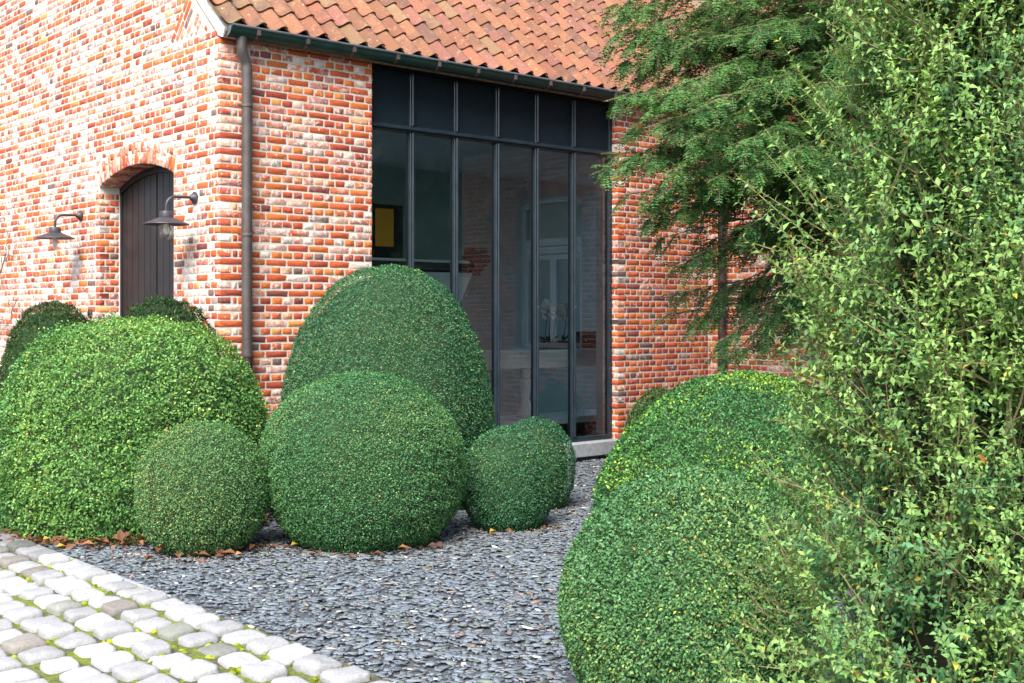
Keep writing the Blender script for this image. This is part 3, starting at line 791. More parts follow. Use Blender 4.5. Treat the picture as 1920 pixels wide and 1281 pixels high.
# ------------------------------------------------------------------ the tall steel window
GLY = .115
def big_window():
    root = link('steel_window', None, house)
    xs = [2.0225+.529*i for i in range(5)]; zt = 3.272; zb, ztop = .20, 3.80
    def bar(name, a, b, bev=.004): k = MB(); k.box(a, b, bev); return link(name, k.mesh(name, M['steel']), root)
    for x in xs:
        for (z0, z1) in ((zb+.05, zt-.03), (zt+.03, ztop)):
            o = bar('mullion', (x-.022, GLY-.035, z0), (x+.022, GLY+.04, z1)); k = MB(); k.box((x-.011, GLY-.058, z0), (x+.011, GLY-.035, z1), .005); link('glazing_bead', k.mesh('glazing_bead', M['steel']), o)
    o = bar('transom', (WX0, GLY-.042, zt-.032), (WX1, GLY+.04, zt+.030)); k = MB(); k.box((WX0, GLY-.066, zt-.012), (WX1, GLY-.042, zt+.014), .005); link('glazing_bead', k.mesh('glazing_bead', M['steel']), o)
    bar('stile', (WX0, GLY-.03, zb), (WX0+.05, GLY+.04, ztop)); bar('stile', (WX1-.05, GLY-.03, zb), (WX1-.001, GLY+.04, ztop))
    bar('bottom_rail', (WX0+.05, GLY-.035, zb), (WX1-.05, GLY+.04, zb+.05))
    X = [WX0+.05]+xs+[WX1-.051]
    for i in range(6):
        k = MB(); k.add([(X[i], GLY, zb+.04), (X[i+1], GLY, zb+.04), (X[i+1], GLY, zt), (X[i], GLY, zt)], [(0, 1, 2, 3)]); link('pane', k.mesh('pane', M['glass'], fix=False), root)
        k = MB(); k.box((X[i], GLY-.006, zt), (X[i+1], GLY+.02, ztop)); link('panel', k.mesh('panel', M['panel']), root)
    for x in xs[3:]:
        k = MB(); k.lathe((x, GLY-.058, 1.62), [(.011, 0), (.011, .006)], 8, axis=(0, -1, 0)); link('pin', k.mesh('pin', M['rim']), root)
    k = MB(); k.box((WX0-.02, -.055, .05), (WX1+.03, GLY+.05, .196), .008); link('window_sill', k.mesh('window_sill', M['sill']), root)
    k = MB(); k.box((WX0, -.02, .0), (WX1, .1, .049)); link('threshold', k.mesh('threshold', M['black']), root)
    k = MB(); k.box((WX1-.062, GLY+.041, zb+.05), (WX1+.02, .27, 3.7)); link('window_reveal', k.mesh('window_reveal', M['jamb']), root)
big_window()

# arched white window in the wing, seen in the reflection of the tall window
def wing_window():
    root = link('arched_window', None, house); x = INX+.09; mid, zc, R, a = arc(WY0, WY1, WSP, WRISE)
    A_ = arc_pts(WY0, WY1, WSP, WRISE, 18)
    def b(name, y0, y1, z0, z1, mt='white', dx=0, t=.06): k = MB(); k.box((x+dx, y0, z0), (x+dx+t, y1, z1), .004); link(name, k.mesh(name, M[mt]), root)
    k = MB(); k.prism([(x, y, z-.002) for y, z in A_]+[(x, y, z-.09) for y, z in A_[::-1]], (.06, 0, 0)); link('arched_head', k.mesh('arched_head', M['white']), root)
    b('frame_post', WY0, WY0+.08, WSILL, WSP-.06); b('frame_post', WY1-.08, WY1, WSILL, WSP-.06)
    b('transom', WY0+.08, WY1-.08, 2.47, 2.56); b('transom', WY0+.08, WY1-.08, 2.36, 2.45, dx=-.012); b('sash_rail', WY0+.08, WY1-.08, 2.28, 2.34); b('sash_post', mid-.06, mid+.06, WSILL+.07, 2.28); b('bottom_rail', WY0+.08, WY1-.08, WSILL, WSILL+.07)
    b('sash_post', WY0+.08, WY0+.13, WSILL+.07, 2.28, dx=.008); b('sash_post', WY1-.13, WY1-.08, WSILL+.07, 2.28, dx=.008)
    for (y0, y1, z0, z1) in ((WY0+.1, mid, WSILL+.05, 2.3), (mid, WY1-.1, WSILL+.05, 2.3), (WY0+.06, WY1-.06, 2.5, WSP+.05)):
        k = MB(); k.box((x+.035, y0, z0), (x+.045, y1, z1)); link('pane', k.mesh('pane', M['dglass']), root)
    b('window_sill', WY0-.04, WY1+.04, WSILL-.07, WSILL, 'sill', dx=-.14, t=.2)
wing_window()

# ------------------------------------------------------------------ lamps on the gable
def lamp(y, z, label):
    t = thing('wall_lamp', label, 'lamp', (-.005, y, z), 'lamps beside the arched door')
    m = MB(); m.lathe((0, 0, 0), [(.052, 0), (.052, .012), (.036, .02), (.030, .032), (.018, .05)], 22, axis=(-1, 0, 0)); link('wall_plate', m.mesh('wall_plate', M['lamp'], True), t)
    m = MB(); p = [(-.03, 0, 0), (-.12, 0, 0), (-.175, 0, -.002)]+[(-.175-.085*math.sin(a), 0, -.087+.085*math.cos(a)) for a in np.linspace(.15, PI/2, 8)]+[(-.26, 0, -.135)]
    m.tube(p, .0125, 12); link('arm', m.mesh('arm', M['lamp'], True), t)
    m = MB(); m.lathe((-.26, 0, -.165), [(.020, .04), (.052, .036), (.056, .03), (.056, -.008), (.062, -.012), (.060, -.016), (.185, -.068), (.188, -.074), (.183, -.076), (.05, -.022), (.03, -.02)], 32); link('shade', m.mesh('shade', M['lamp'], True), t)
    m = MB(); pr = [(.056, -.035), (.056, -.15), (.05, -.178), (.034, -.196), (.012, -.203)]; m.lathe((-.26, 0, -.165), pr, 24); link('glass_jar', m.mesh('glass_jar', M['jar'], True), t)
    m = MB(); m.lathe((-.26, 0, -.165), [(.014, -.03), (.014, -.07), (.024, -.10), (.027, -.125), (.018, -.15), (.002, -.158)], 14); link('bulb', m.mesh('bulb', M['petal'], True), t)
lamp(.434, 2.53, 'grey metal barn lamp between the arched door and the house corner')
lamp(2.89, 2.53, 'grey metal barn lamp on the far side of the arched door')
t = thing('bell_push', 'small round dark bell plate on the brick beside the door', 'bell', (-.006, 2.65, 1.55))
m = MB(); m.lathe((0, 0, 0), [(.045, 0), (.045, .012), (.038, .018)], 20, axis=(-1, 0, 0)); link('plate', m.mesh('plate', M['lamp'], True), t)
m = MB(); m.lathe((-.018, 0, 0), [(.02, 0), (.018, .008)], 14, axis=(-1, 0, 0)); link('button', m.mesh('button', M['black'], True), t)

# ------------------------------------------------------------------ the room behind the window
RB, RH, RX0, RX1 = 3.1, 3.36, .31, 7.75
def room():
    def s(name, a, b, mt): k = MB(); k.box(a, b); link(name, k.mesh(name, M[mt]), kind='structure')
    s('room_floor', (RX0, .13, -.12), (RX1, RB, .18), 'floor'); s('room_ceiling', (RX0, .301, RH), (RX1, RB, RH+.1), 'ceil')
    s('room_wall_back', (3.3, RB, 0), (RX1, RB+.1, RH+.1), 'plaster')  # unseen openings left here and at the right end to brighten the room
    s('room_wall_inner', (WX1+.03, .301, .18), (6.5, .36, RH), 'plaster')
    # picture
    a, b = on_y(690, 384, RB-.03), on_y(755, 384, RB-.03); zt, zb = on_y(725, 384, RB-.03)[2], on_y(725, 487, RB-.03)[2]
    t = thing('framed_picture', 'orange print in a wide black frame on the dark wall behind the window', 'picture', (a[0], RB-.04, zb))
    k = MB(); k.box((a[0], RB-.04, zb), (b[0], RB-.001, zt), .004); child('frame', k.mesh('frame', M['black']), t)
    p, q = on_y(704, 390, RB-.045), on_y(738, 463, RB-.045); k = MB(); k.box((p[0], RB-.045, q[2]), (q[0], RB-.0405, p[2])); child('print', k.mesh('print', M['orange']), t)
    # chimney hood with moulded shelf
    yf = RB-.45
    pt = lambda u, v, y=yf: on_y(u, v, y)
    base = pt(800, 700); t = thing('fireplace_hood', 'pale tapering fireplace hood under a dark moulded shelf inside the room', 'fireplace', (base[0], yf, .18))
    x0, x1 = pt(660, 500)[0], pt(893, 500)[0]; z1, z0 = pt(850, 489)[2], pt(850, 508)[2]; dz = (z1-z0)
    k = MB(); k.box((x0, yf-.05, z1-dz*.25), (x1, RB-.001, z1), .005); child('shelf_top', k.mesh('shelf_top', M['table']), t)
    k = MB(); k.box((x0, yf-.02, z1-dz*.6), (x1-.03, RB-.001, z1-dz*.25), .006); k.box((x0, yf, z0), (x1-.06, RB-.001, z1-dz*.6), .006); child('shelf_moulding', k.mesh('shelf_moulding', M['fire']), t)
    P_ = [pt(660, 508), pt(886, 512), pt(857, 585), pt(805, 700), pt(660, 700)]; k = MB(); k.prism(P_, (0, .3, 0)); child('hood', k.mesh('hood', M['jamb']), t)
    c = pt(897, 500); k = MB()
    for (du0, du1, v0, v1, dy) in ((885, 911, 466, 480, .02), (881, 914, 480, 492, .05), (884, 909, 492, 500, .03), (888, 905, 500, 508, .01), (890, 900, 508, 516, 0)):
        p, q = pt(du0, v1, yf-.06), pt(du1, v0, yf-.06); k.box((p[0], yf-.08-dy, p[2]), (q[0], yf+.1, q[2]), .008)
    child('corbel', k.mesh('corbel', M['fire']), t)
    # console table on a low platform
    yt0, yt1 = .72, 1.22; L = on_y(914, 660, .9)[0]; Rr = L+2.35
    t = thing('console_table', 'pale grey console table with a rounded end and turned pedestal inside the window', 'table', (L+.5, .95, .18))
    def outline(x0, x1, y0, y1, z, n=10):
        r_ = (y1-y0)/2; cy = (y0+y1)/2
        return [(x1, y1, z)]+[(x0+r_-r_*math.sin(a), cy+r_*math.cos(a), z) for a in np.linspace(0, PI, n)]+[(x1, y0, z)]
    for nm, (i0, za, zb_, mt) in dict(tabletop=(0, 1.115, 1.15, 'table'), top_moulding=(.025, 1.08, 1.115, 'table'), apron=(.05, .955, 1.08, 'table')).items():
        k = MB(); k.prism(outline(L+i0, Rr, yt0+i0, yt1-i0, za), (0, 0, zb_-za)); child(nm, k.mesh(nm, M[mt]), t)
    for xx in (on_y(985, 700, .95)[0], Rr-.3):
        k = MB(); k.lathe((xx, .95, .40), [(.10, 0), (.10, .02), (.095, .05), (.07, .09), (.066, .105), (.066, .13), (.055, .15), (.055, .18), (.040, .20), (.040, .215), (.046, .23), (.066, .40), (.066, .42), (.058, .43), (.05, .45), (.062, .50), (.05, .55)], 16); child('pedestal', k.mesh('pedestal', M['table'], True), t)
    k = MB(); k.prism(outline(L+.02, Rr, yt0-.05, yt1+.02, .33), (0, 0, .07)); child('lower_shelf', k.mesh('lower_shelf', M['table']), t)
    for zz in (.445,):
        k = MB(); o_ = outline(L+.05, Rr-.02, yt0-.03, yt1, zz); k.tube(o_[1:], .004, 6); child('rail', k.mesh('rail', M['white']), t)
    for xx in np.arange(L+.35, Rr, .30):
        k = MB(); k.tube([(xx, yt0-.03, .40), (xx, yt0-.03, .45)], .004, 6); child('rail_post', k.mesh('rail_post', M['white']), t)
    k = MB(); k.box((L+.4, yt0+.1, .181), (Rr-.1, yt1-.05, .33)); child('plinth', k.mesh('plinth', M['black']), t)
    # planter with orchids
    c0, c1 = on_y(1016, 651, .95)[0], on_y(1060, 651, .95)[0]
    t = thing('orchid_planter', 'black oblong planter of white orchids on the console table', 'orchid', ((c0+c1)/2, .95, 1.151))
    k = MB(); k.box((c0, .88, 1.151), (c1, 1.02, 1.245), .012); child('planter', k.mesh('planter', M['black']), t)
    rr = np.random.default_rng(4)
    for i, xx in enumerate((c0+.04, c0+.11, c0+.17, c1-.03)):
        tip = np.array([xx+rr.uniform(-.03, .05), .93+rr.uniform(-.03, .03), 1.60+rr.uniform(-.03, .04)])
        b = np.array([xx, .95, 1.24]); P_ = [b, b+(tip-b)*.5+[0, 0, .03], tip, tip+[-.05, -.03, -.01]]
        k = MB(); k.tube(P_, .0045, 5); child('flower_stem', k.mesh('flower_stem', M['stem']), t)
        k = MB()
        for j in range(9):
            f = tip+np.array([rr.uniform(-.09, .05), rr.uniform(-.05, .03), rr.uniform(-.13, .05)])
            e1 = norm(rr.normal(size=3)); nn = norm(np.array([-.5, -.8, .2])+rr.normal(0, .4, 3)); e1 = norm(np.cross(nn, e1)); e2 = np.cross(nn, e1)
            for q in range(5):
                a = q*2*PI/5; d = e1*math.cos(a)+e2*math.sin(a); s_ = -e1*math.sin(a)+e2*math.cos(a)
                k.add([f, f+d*.024+s_*.017+nn*.004, f+d*.044+nn*.001, f+d*.024-s_*.017+nn*.004], [(0, 1, 2, 3)])
        child('blossom', k.mesh('blossom', M['petal'], fix=False), t)
        k = MB()
        for j in range(3):
            a = rr.uniform(0, 6.28); d = np.array([math.cos(a), math.sin(a)*.6, .5]); s_ = np.array([-math.sin(a), math.cos(a), 0])*.022
            k.add([b, b+d*.06+s_, b+d*.14+[0, 0, .0], b+d*.06-s_], [(0, 1, 2, 3)])
        child('foliage', k.mesh('foliage', M['stem'], fix=False), t)
    p, q = on_y(1081, 651, .95), on_y(1118, 617, .95)
    t = thing('black_box', 'black rounded box standing right of the orchids on the console table', 'box', ((p[0]+q[0])/2, .95, 1.151))
    k = MB(); w_ = q[0]-p[0]; k.prism([(p[0], .85, 1.151), (q[0], .85, 1.151), (q[0], .85, 1.30), (q[0]-.03, .85, 1.345), (p[0]+.03, .85, 1.345), (p[0], .85, 1.30)], (0, .22, 0)); child('case', k.mesh('case', M['black']), t)
    k = MB(); k.lathe((p[0]+.05, .849, 1.245), [(.016, 0), (.012, .003)], 8, axis=(0, -1, 0)); child('badge', k.mesh('badge', M['petal']), t)
    k = MB(); k.tube([(q[0]+.001, .92, 1.22), (q[0]+.03, .92, 1.22), (q[0]+.03, .92, 1.30), (q[0]+.001, .92, 1.30)], .006, 6); child('handle', k.mesh('handle', M['rim']), t)
room()

# ------------------------------------------------------------------ foliage
def leaf_mesh(P, N, Dr, size, asp, fold, cols, r, big=False):
    """folded leaves: base, two sides, tip; big leaves get a curved tip"""
    n = len(P); S = norm(np.cross(N, Dr)); L = size[:, None]
    Wd = L*asp
    if not big:
        V = np.stack([P, P+Dr*L*.48+S*Wd*.5+N*L*fold, P+Dr*L, P+Dr*L*.48-S*Wd*.5+N*L*fold], 1)
        o = np.arange(n)[:, None]*4; F = np.concatenate([o+[0, 2, 1], o+[0, 3, 2]])
        return V.reshape(-1, 3), F, np.repeat(cols, 4, 0)
    V = np.stack([P, P+Dr*L*.45+S*Wd*.5+N*L*fold, P+Dr*L-N*L*.14, P+Dr*L*.45-S*Wd*.5+N*L*fold, P+Dr*L*.5-N*L*.03], 1)
    o = np.arange(n)[:, None]*5; F = np.concatenate([o+[0, 4, 1], o+[1, 4, 2], o+[2, 4, 3], o+[3, 4, 0]])
    return V.reshape(-1, 3), F, np.repeat(cols, 5, 0)

def blend(c0, c1, t): return np.asarray(c0)*(1-t)[:, None]+np.asarray(c1)*t[:, None]
CAMXY = CAM[:2]
def clipped_bush(key, name, label, n, size, pal, lump=.02, loose=.018, seed=0, mat='box', cat='bush', fresh=.08, patch=.35, group=None, asp=.58, up=.35, hf=70, hfa=.006, inset=.045, gaps=False):
    u, D, R, H, prof = BUSH[key]; c = gnd(u, D); r = np.random.default_rng(seed)
    t = thing(name, label, cat, (c[0], c[1], 0), group)
    za = np.array([a for a, _ in prof]); ra = np.array([b for _, b in prof])
    n1 = Noise3(3.2, seed=seed+1); n2 = Noise3(9, 9, seed=seed+2); n3 = Noise3(4.5, 8, seed=seed+3); n4 = Noise3(hf, 10, seed=seed+4)
    # area-weighted heights along the profile
    zz = np.linspace(0, 1, 400); rr = np.interp(zz, za, ra)
    ds = np.hypot(np.diff(zz)*H, np.diff(rr)*R)*(rr[1:]+rr[:-1]+.02); cum = np.concatenate([[0], np.cumsum(ds)]); cum /= cum[-1]
    def sample(m):
        z = np.interp(r.random(m), cum, zz); ph = r.uniform(0, 2*PI, m); ri = np.interp(z, za, ra)
        dr = (np.interp(np.clip(z+.01, 0, 1), za, ra)-np.interp(np.clip(z-.01, 0, 1), za, ra))/.02*R/H
        N = norm(np.stack([np.cos(ph), np.sin(ph), -dr], 1)); N[z > .985] = norm(N[z > .985]*[.6, .6, 1]+[0, 0, .6])
        P = np.stack([np.cos(ph)*ri*R, np.sin(ph)*ri*R, z*H], 1)
        P += N*(lump*1.3*n1(P+c)+lump*.7*n2(P+c)+hfa*n4(P+c))[:, None]
        return P, N, z
    # solid core, coloured dark for the shade inside the leaves
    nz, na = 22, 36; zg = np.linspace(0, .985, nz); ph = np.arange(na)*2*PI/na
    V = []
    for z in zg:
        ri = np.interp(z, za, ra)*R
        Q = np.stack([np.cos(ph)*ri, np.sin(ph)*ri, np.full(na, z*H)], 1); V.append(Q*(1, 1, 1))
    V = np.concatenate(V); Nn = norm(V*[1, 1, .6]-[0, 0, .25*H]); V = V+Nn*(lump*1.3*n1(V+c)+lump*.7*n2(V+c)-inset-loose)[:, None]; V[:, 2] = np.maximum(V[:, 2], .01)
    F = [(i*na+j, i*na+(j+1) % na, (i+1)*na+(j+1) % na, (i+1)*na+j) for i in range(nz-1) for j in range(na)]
    me = mesh_np('shade_core', V, [np.array(F), np.array([[(nz-1)*na+j for j in range(na)]])], M['core'], smooth=True); link('shade_core', me, t)
    m = MB()
    for k in range(3):
        a = k*2.1; m.tube([(math.cos(a)*.03, math.sin(a)*.03, 0), (math.cos(a)*.06, math.sin(a)*.06, .12*H), (math.cos(a)*.25*R, math.sin(a)*.25*R, .5*H)], [.018, .015, .008], 6)
    link('stem', m.mesh('stem', M['bark']), t, kind='stuff')
    # leaves
    P, N, z = sample(n)
    tocam = norm(np.append(CAMXY-c[:2], 0)); facing = (N[:, :2]@tocam[:2])
    keep = (facing > -.18) | (r.random(n) < .12); P, N, z = P[keep], N[keep], z[keep]; n = len(P)
    depth = np.abs(r.normal(0, loose, n)); stick = r.random(n) < .06; depth[stick] = -r.uniform(0, loose*.8, stick.sum())
    P = P-N*depth[:, None]
    if gaps:
        kp = (n4(P*.8+c) > gaps) | (r.random(n) < .3); P, N, z = P[kp], N[kp], z[kp]; n = len(P)
    nn = norm(N+r.normal(0, .62, (n, 3))+[0, 0, up]); dd = norm(np.cross(nn, r.normal(size=(n, 3)))); dd = norm(dd+N*r.uniform(.1, .9, (n, 1)))
    nn = norm(nn-dd*np.sum(nn*dd, 1, keepdims=True))
    sz = size*r.uniform(.7, 1.3, n)
    pt = np.clip(.5+patch*n3(P+c)+r.normal(0, .20, n), 0, 1)
    col = blend(pal[0], pal[1], pt); fr = r.random(n)
    hi = np.clip(fresh*(1+1.6*n3(P*1.7+c+5))*(.5+z), 0, 1); sel = fr < hi; col[sel] = np.asarray(pal[2])*r.uniform(.75, 1.2, (sel.sum(), 1))
    br = fr > .997; col[br] = np.array([.30, .15, .045])*r.uniform(.6, 1.2, (br.sum(), 1))
    col = col*np.exp(r.normal(0, .24, (n, 1))); P[:, 2] = np.maximum(P[:, 2], .01)
    V, F, C = leaf_mesh(P, nn, dd, sz, asp, .12, col, r)
    link('foliage', mesh_np('foliage', V, [F], M[mat], C), t)
    return t

BOX_A = [(.052, .165, .045), (.135, .285, .062), (.27, .39, .08)]     # fresh light box
BOX_B = [(.034, .132, .052), (.080, .202, .066), (.17, .27, .080)]     # darker, finer box
BOX_C = [(.020, .100, .048), (.048, .150, .060), (.12, .22, .072)]
YEWP = [(.018, .055, .020), (.040, .095, .030), (.08, .14, .04)]
clipped_bush('m1', 'box_mound', 'broad loose light green box mound at the house corner, largest on the left', 104000, .0225, BOX_A, .062, .036, 41, fresh=.10, patch=.45, hf=38, hfa=.042, inset=.06, gaps=-.72)
clipped_bush('b2', 'box_ball', 'small round box ball with brownish top in front of the broad left mound', 50000, .0140, [(.045, .140, .050), (.105, .215, .066), (.24, .25, .080)], .022, .013, 42, fresh=.12, patch=.30, hfa=.010)
clipped_bush('b3', 'box_ball', 'large round clipped box ball standing before the tall egg-shaped one', 135000, .0132, BOX_B, .028, .014, 43, fresh=.08, patch=.34, hfa=.012, gaps=-1.0)
clipped_bush('e4', 'box_dome', 'tall egg-shaped clipped box dome in front of the steel window', 140000, .0158, BOX_C, .028, .015, 44, fresh=.07, patch=.32, hfa=.013, gaps=-1.0)
clipped_bush('b5', 'box_ball', 'small dark box ball beside the gravel, in front of its twin', 36000, .0135, BOX_C, .009, .012, 45, fresh=.10, patch=.2)
clipped_bush('b6', 'box_ball', 'small box ball nearest the window sill, behind its twin', 26000, .0145, BOX_C, .009, .012, 46, fresh=.10, patch=.2)
clipped_bush('y7', 'yew_mound', 'dark yew mound against the brick left of the arched door', 40000, .036, YEWP, .02, .02, 47, 'yew', fresh=.08, asp=.2, up=.2, hf=40, hfa=.02, inset=.02)
clipped_bush('y8', 'yew_mound', 'dark shaggy yew below the arched door behind the light mound', 24000, .036, YEWP, .025, .02, 48, 'yew', fresh=.08, asp=.2, up=.2, hf=40, hfa=.03, inset=.02)
clipped_bush('s9', 'box_ball', 'little dark green bush at the foot of the brick wall right of the window', 15000, .024, [(.03, .10, .03), (.06, .15, .04), (.1, .2, .05)], .012, .014, 49, fresh=.06)
clipped_bush('m10', 'box_mound', 'broad glossy box mound with bright new tips beside the path to the window', 96000, .0190, [(.020, .105, .036), (.058, .170, .042), (.22, .37, .045)], .020, .018, 50, fresh=.14, patch=.3, asp=.62, hf=45, hfa=.020, gaps=-.95)
clipped_bush('b11', 'box_ball', 'nearest big box ball at the bottom right of the gravel', 98000, .0142, [(.050, .155, .062), (.110, .230, .075), (.25, .34, .085)], .020, .012, 51, fresh=.09, patch=.32, hf=60, hfa=.014, gaps=-.95)

def tube_batch(segs, n=5):
    """segs: list of (pts(k,3), rads(k)) -> joined arrays"""
    m = MB()
    for p, ra in segs: m.tube(p, ra, n, False)
    return m

def loose_shrub():
    u, D, R, H = SHRUB; c = gnd(u, D); r = np.random.default_rng(61)
    t = thing('box_shrub', 'tall unclipped box shrub with arching pale stems filling the right edge', 'shrub', (c[0], c[1], 0))
    za = np.array([0, .4, .6, .9, 1.06, 1.21, 1.36, 1.58, 1.76, 1.98, 2.35, 2.7, 3.0]); ra = np.array([.60, .66, .66, .58, .52, .46, .50, .53, .56, .45, .38, .30, .12])
    segs = []; LP, LN, LD, LS, LC = [], [], [], [], []
    nt_ = Noise3(3.0, seed=62)
    def twig(a, d, L, tone, leaf, bend=.25, tube=True):
        k = max(4, int(L/.0205)); s = np.linspace(0, 1, k)
        b = norm(np.cross(d, r.normal(size=3))); P = a+np.outer(s*L, d)+np.outer((s**2)*L*bend, b*.4+np.array([0, 0, .35*r.uniform(-.6, 1)]))
        T = norm(np.gradient(P, axis=0))
        if tube and (L > .19 or r.random() < .45): segs.append((P[[0, k//2, k-1]], np.array([.0021, .0016, .0008])*r.uniform(.8, 1.3)))
        s0 = norm(np.cross(T, [.2, .1, 1.0]))
        for i in range(1 if L < .2 else int(k*.15), k):
            ang = (i % 2)*PI/2+r.normal(0, .25); S = s0[i]*math.cos(ang)+np.cross(T[i], s0[i])*math.sin(ang)
            for sg in (-1, 1):
                dd = norm(S*sg*.85+T[i]*r.uniform(.25, .75)+r.normal(0, .12, 3)); nn = norm(T[i]*.8+np.array([0, 0, .55])+r.normal(0, .3, 3)); nn = norm(nn-dd*(nn@dd))
                LP.append(P[i]); LD.append(dd); LN.append(nn); LS.append(1.20*leaf*r.uniform(.7, 1.25)*(1 if i < k-3 else .7)); LC.append((tone, s[i]))
        return P, T
    # upright stems
    stems = []
    for k in range(34):
        a = r.uniform(0, 2*PI); b = r.uniform(.05, .28); base = c+np.array([math.cos(a)*b*.8, math.sin(a)*b*.8, 0])
        h = r.uniform(1.4, 2.95); rt = np.interp(h, za, ra)*r.uniform(.35, .95)
        tip = c+np.array([math.cos(a)*rt, math.sin(a)*rt, h]); mid = base+(tip-base)*.55+np.array([math.cos(a), math.sin(a), 0])*.10+r.normal(0, .05, 3)
        s = np.linspace(0, 1, 9)[:, None]; P = (1-s)**2*base+2*s*(1-s)*mid+s*s*tip; stems.append(P); segs.append((P, np.linspace(.008, .0022, 9)))
    # twigs that end on the uneven envelope
    ac = math.atan2(*(CAMXY-c[:2])[::-1])
    for q in range(880):
        z = 2.97*r.random()**1.1; a = ac+(r.normal(0, 1.1) if r.random() < .8 else r.uniform(-PI, PI))
        Re = np.interp(z, za, ra)*(1+.14*nt_(np.array([[c[0]+math.cos(a)*R, c[1]+math.sin(a)*R, z]]))[0]); out = np.array([math.cos(a), math.sin(a), 0])
        tip = c+out*Re*(r.uniform(.80, 1.04) if q % 3 else r.uniform(.5, .8))+[0, 0, z]
        D0 = norm(out*r.uniform(.4, .9)+np.array([0, 0, r.uniform(.35, 1.1)])+r.normal(0, .2, 3)); tone = float(np.clip(.5+.45*nt_(tip[None]*1.3)[0]+r.normal(0, .28), 0, 1)); L0 = r.uniform(.20, .36)
        b0 = tip-D0*L0; segs.append((np.array([b0-D0*.25-out*.08, b0, tip-D0*.05]), np.array([.0042, .0030, .0012])))
        for w_ in range(int(r.integers(10, 15))):
            s_ = r.uniform(0, 1); d = norm(D0+r.normal(0, .42, 3)+[0, 0, .12]); L = r.uniform(.07, .17)*(1.15-.4*s_)
            twig(b0+D0*L0*s_, d, L, float(np.clip(tone+r.normal(0, .12), 0, 1)), .0205*r.uniform(.8, 1.2), .2)
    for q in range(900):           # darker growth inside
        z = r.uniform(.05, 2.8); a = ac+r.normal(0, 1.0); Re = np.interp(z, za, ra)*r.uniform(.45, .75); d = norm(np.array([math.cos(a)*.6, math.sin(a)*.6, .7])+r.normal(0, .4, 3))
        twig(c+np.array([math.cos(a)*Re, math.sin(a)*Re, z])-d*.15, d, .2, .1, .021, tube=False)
    # long shoots that stick out beyond the outline
    for k in range(95):
        z = r.uniform(.3, 2.8); a = math.atan2(*(CAMXY-c[:2])[::-1])+r.uniform(-1.9, 1.9); Re = np.interp(z, za, ra)
        b = c+np.array([math.cos(a)*Re*.72, math.sin(a)*Re*.72, z]); d = norm(np.array([math.cos(a)*.75, math.sin(a)*.75, r.uniform(.35, 1.2)])+r.normal(0, .18, 3))
        twig(b, d, r.uniform(.25, .42), r.uniform(.4, 1), .0225, .2)
    LP, LD, LN, LS, LC = map(np.array, (LP, LD, LN, LS, LC)); n = len(LP)
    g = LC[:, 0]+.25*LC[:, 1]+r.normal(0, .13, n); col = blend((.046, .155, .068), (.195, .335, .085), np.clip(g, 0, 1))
    y = r.random(n); sel = y < .014; col[sel] = np.array([.42, .38, .06])*r.uniform(.7, 1.1, (sel.sum(), 1)); sel = y > .9985; col[sel] = (.42, .15, .03)
    col *= r.uniform(.75, 1.25, (n, 1))
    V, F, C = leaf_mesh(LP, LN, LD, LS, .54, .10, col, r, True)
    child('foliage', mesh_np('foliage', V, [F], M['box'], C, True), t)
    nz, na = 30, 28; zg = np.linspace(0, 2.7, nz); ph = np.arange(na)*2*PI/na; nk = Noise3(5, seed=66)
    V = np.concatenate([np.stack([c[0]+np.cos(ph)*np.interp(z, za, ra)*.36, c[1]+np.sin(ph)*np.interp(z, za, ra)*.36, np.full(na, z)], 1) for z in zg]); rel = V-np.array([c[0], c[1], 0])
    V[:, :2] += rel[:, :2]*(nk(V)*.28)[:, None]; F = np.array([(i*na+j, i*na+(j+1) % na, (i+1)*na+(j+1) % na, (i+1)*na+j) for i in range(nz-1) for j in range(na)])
    child('shade_core', mesh_np('shade_core', V, [F, np.array([[(nz-1)*na+j for j in range(na)]])], M['score'], smooth=True), t)  # solid core painted near-black for the shaded inside of the shrub
    child('branches', tube_batch(segs, 3).mesh('branches', mat_plain('pale_box_twig', (.10, .10, .04), (.19, .165, .075), .8, 30), True, fix=False), t, kind='stuff')
    return n
NSH = loose_shrub()

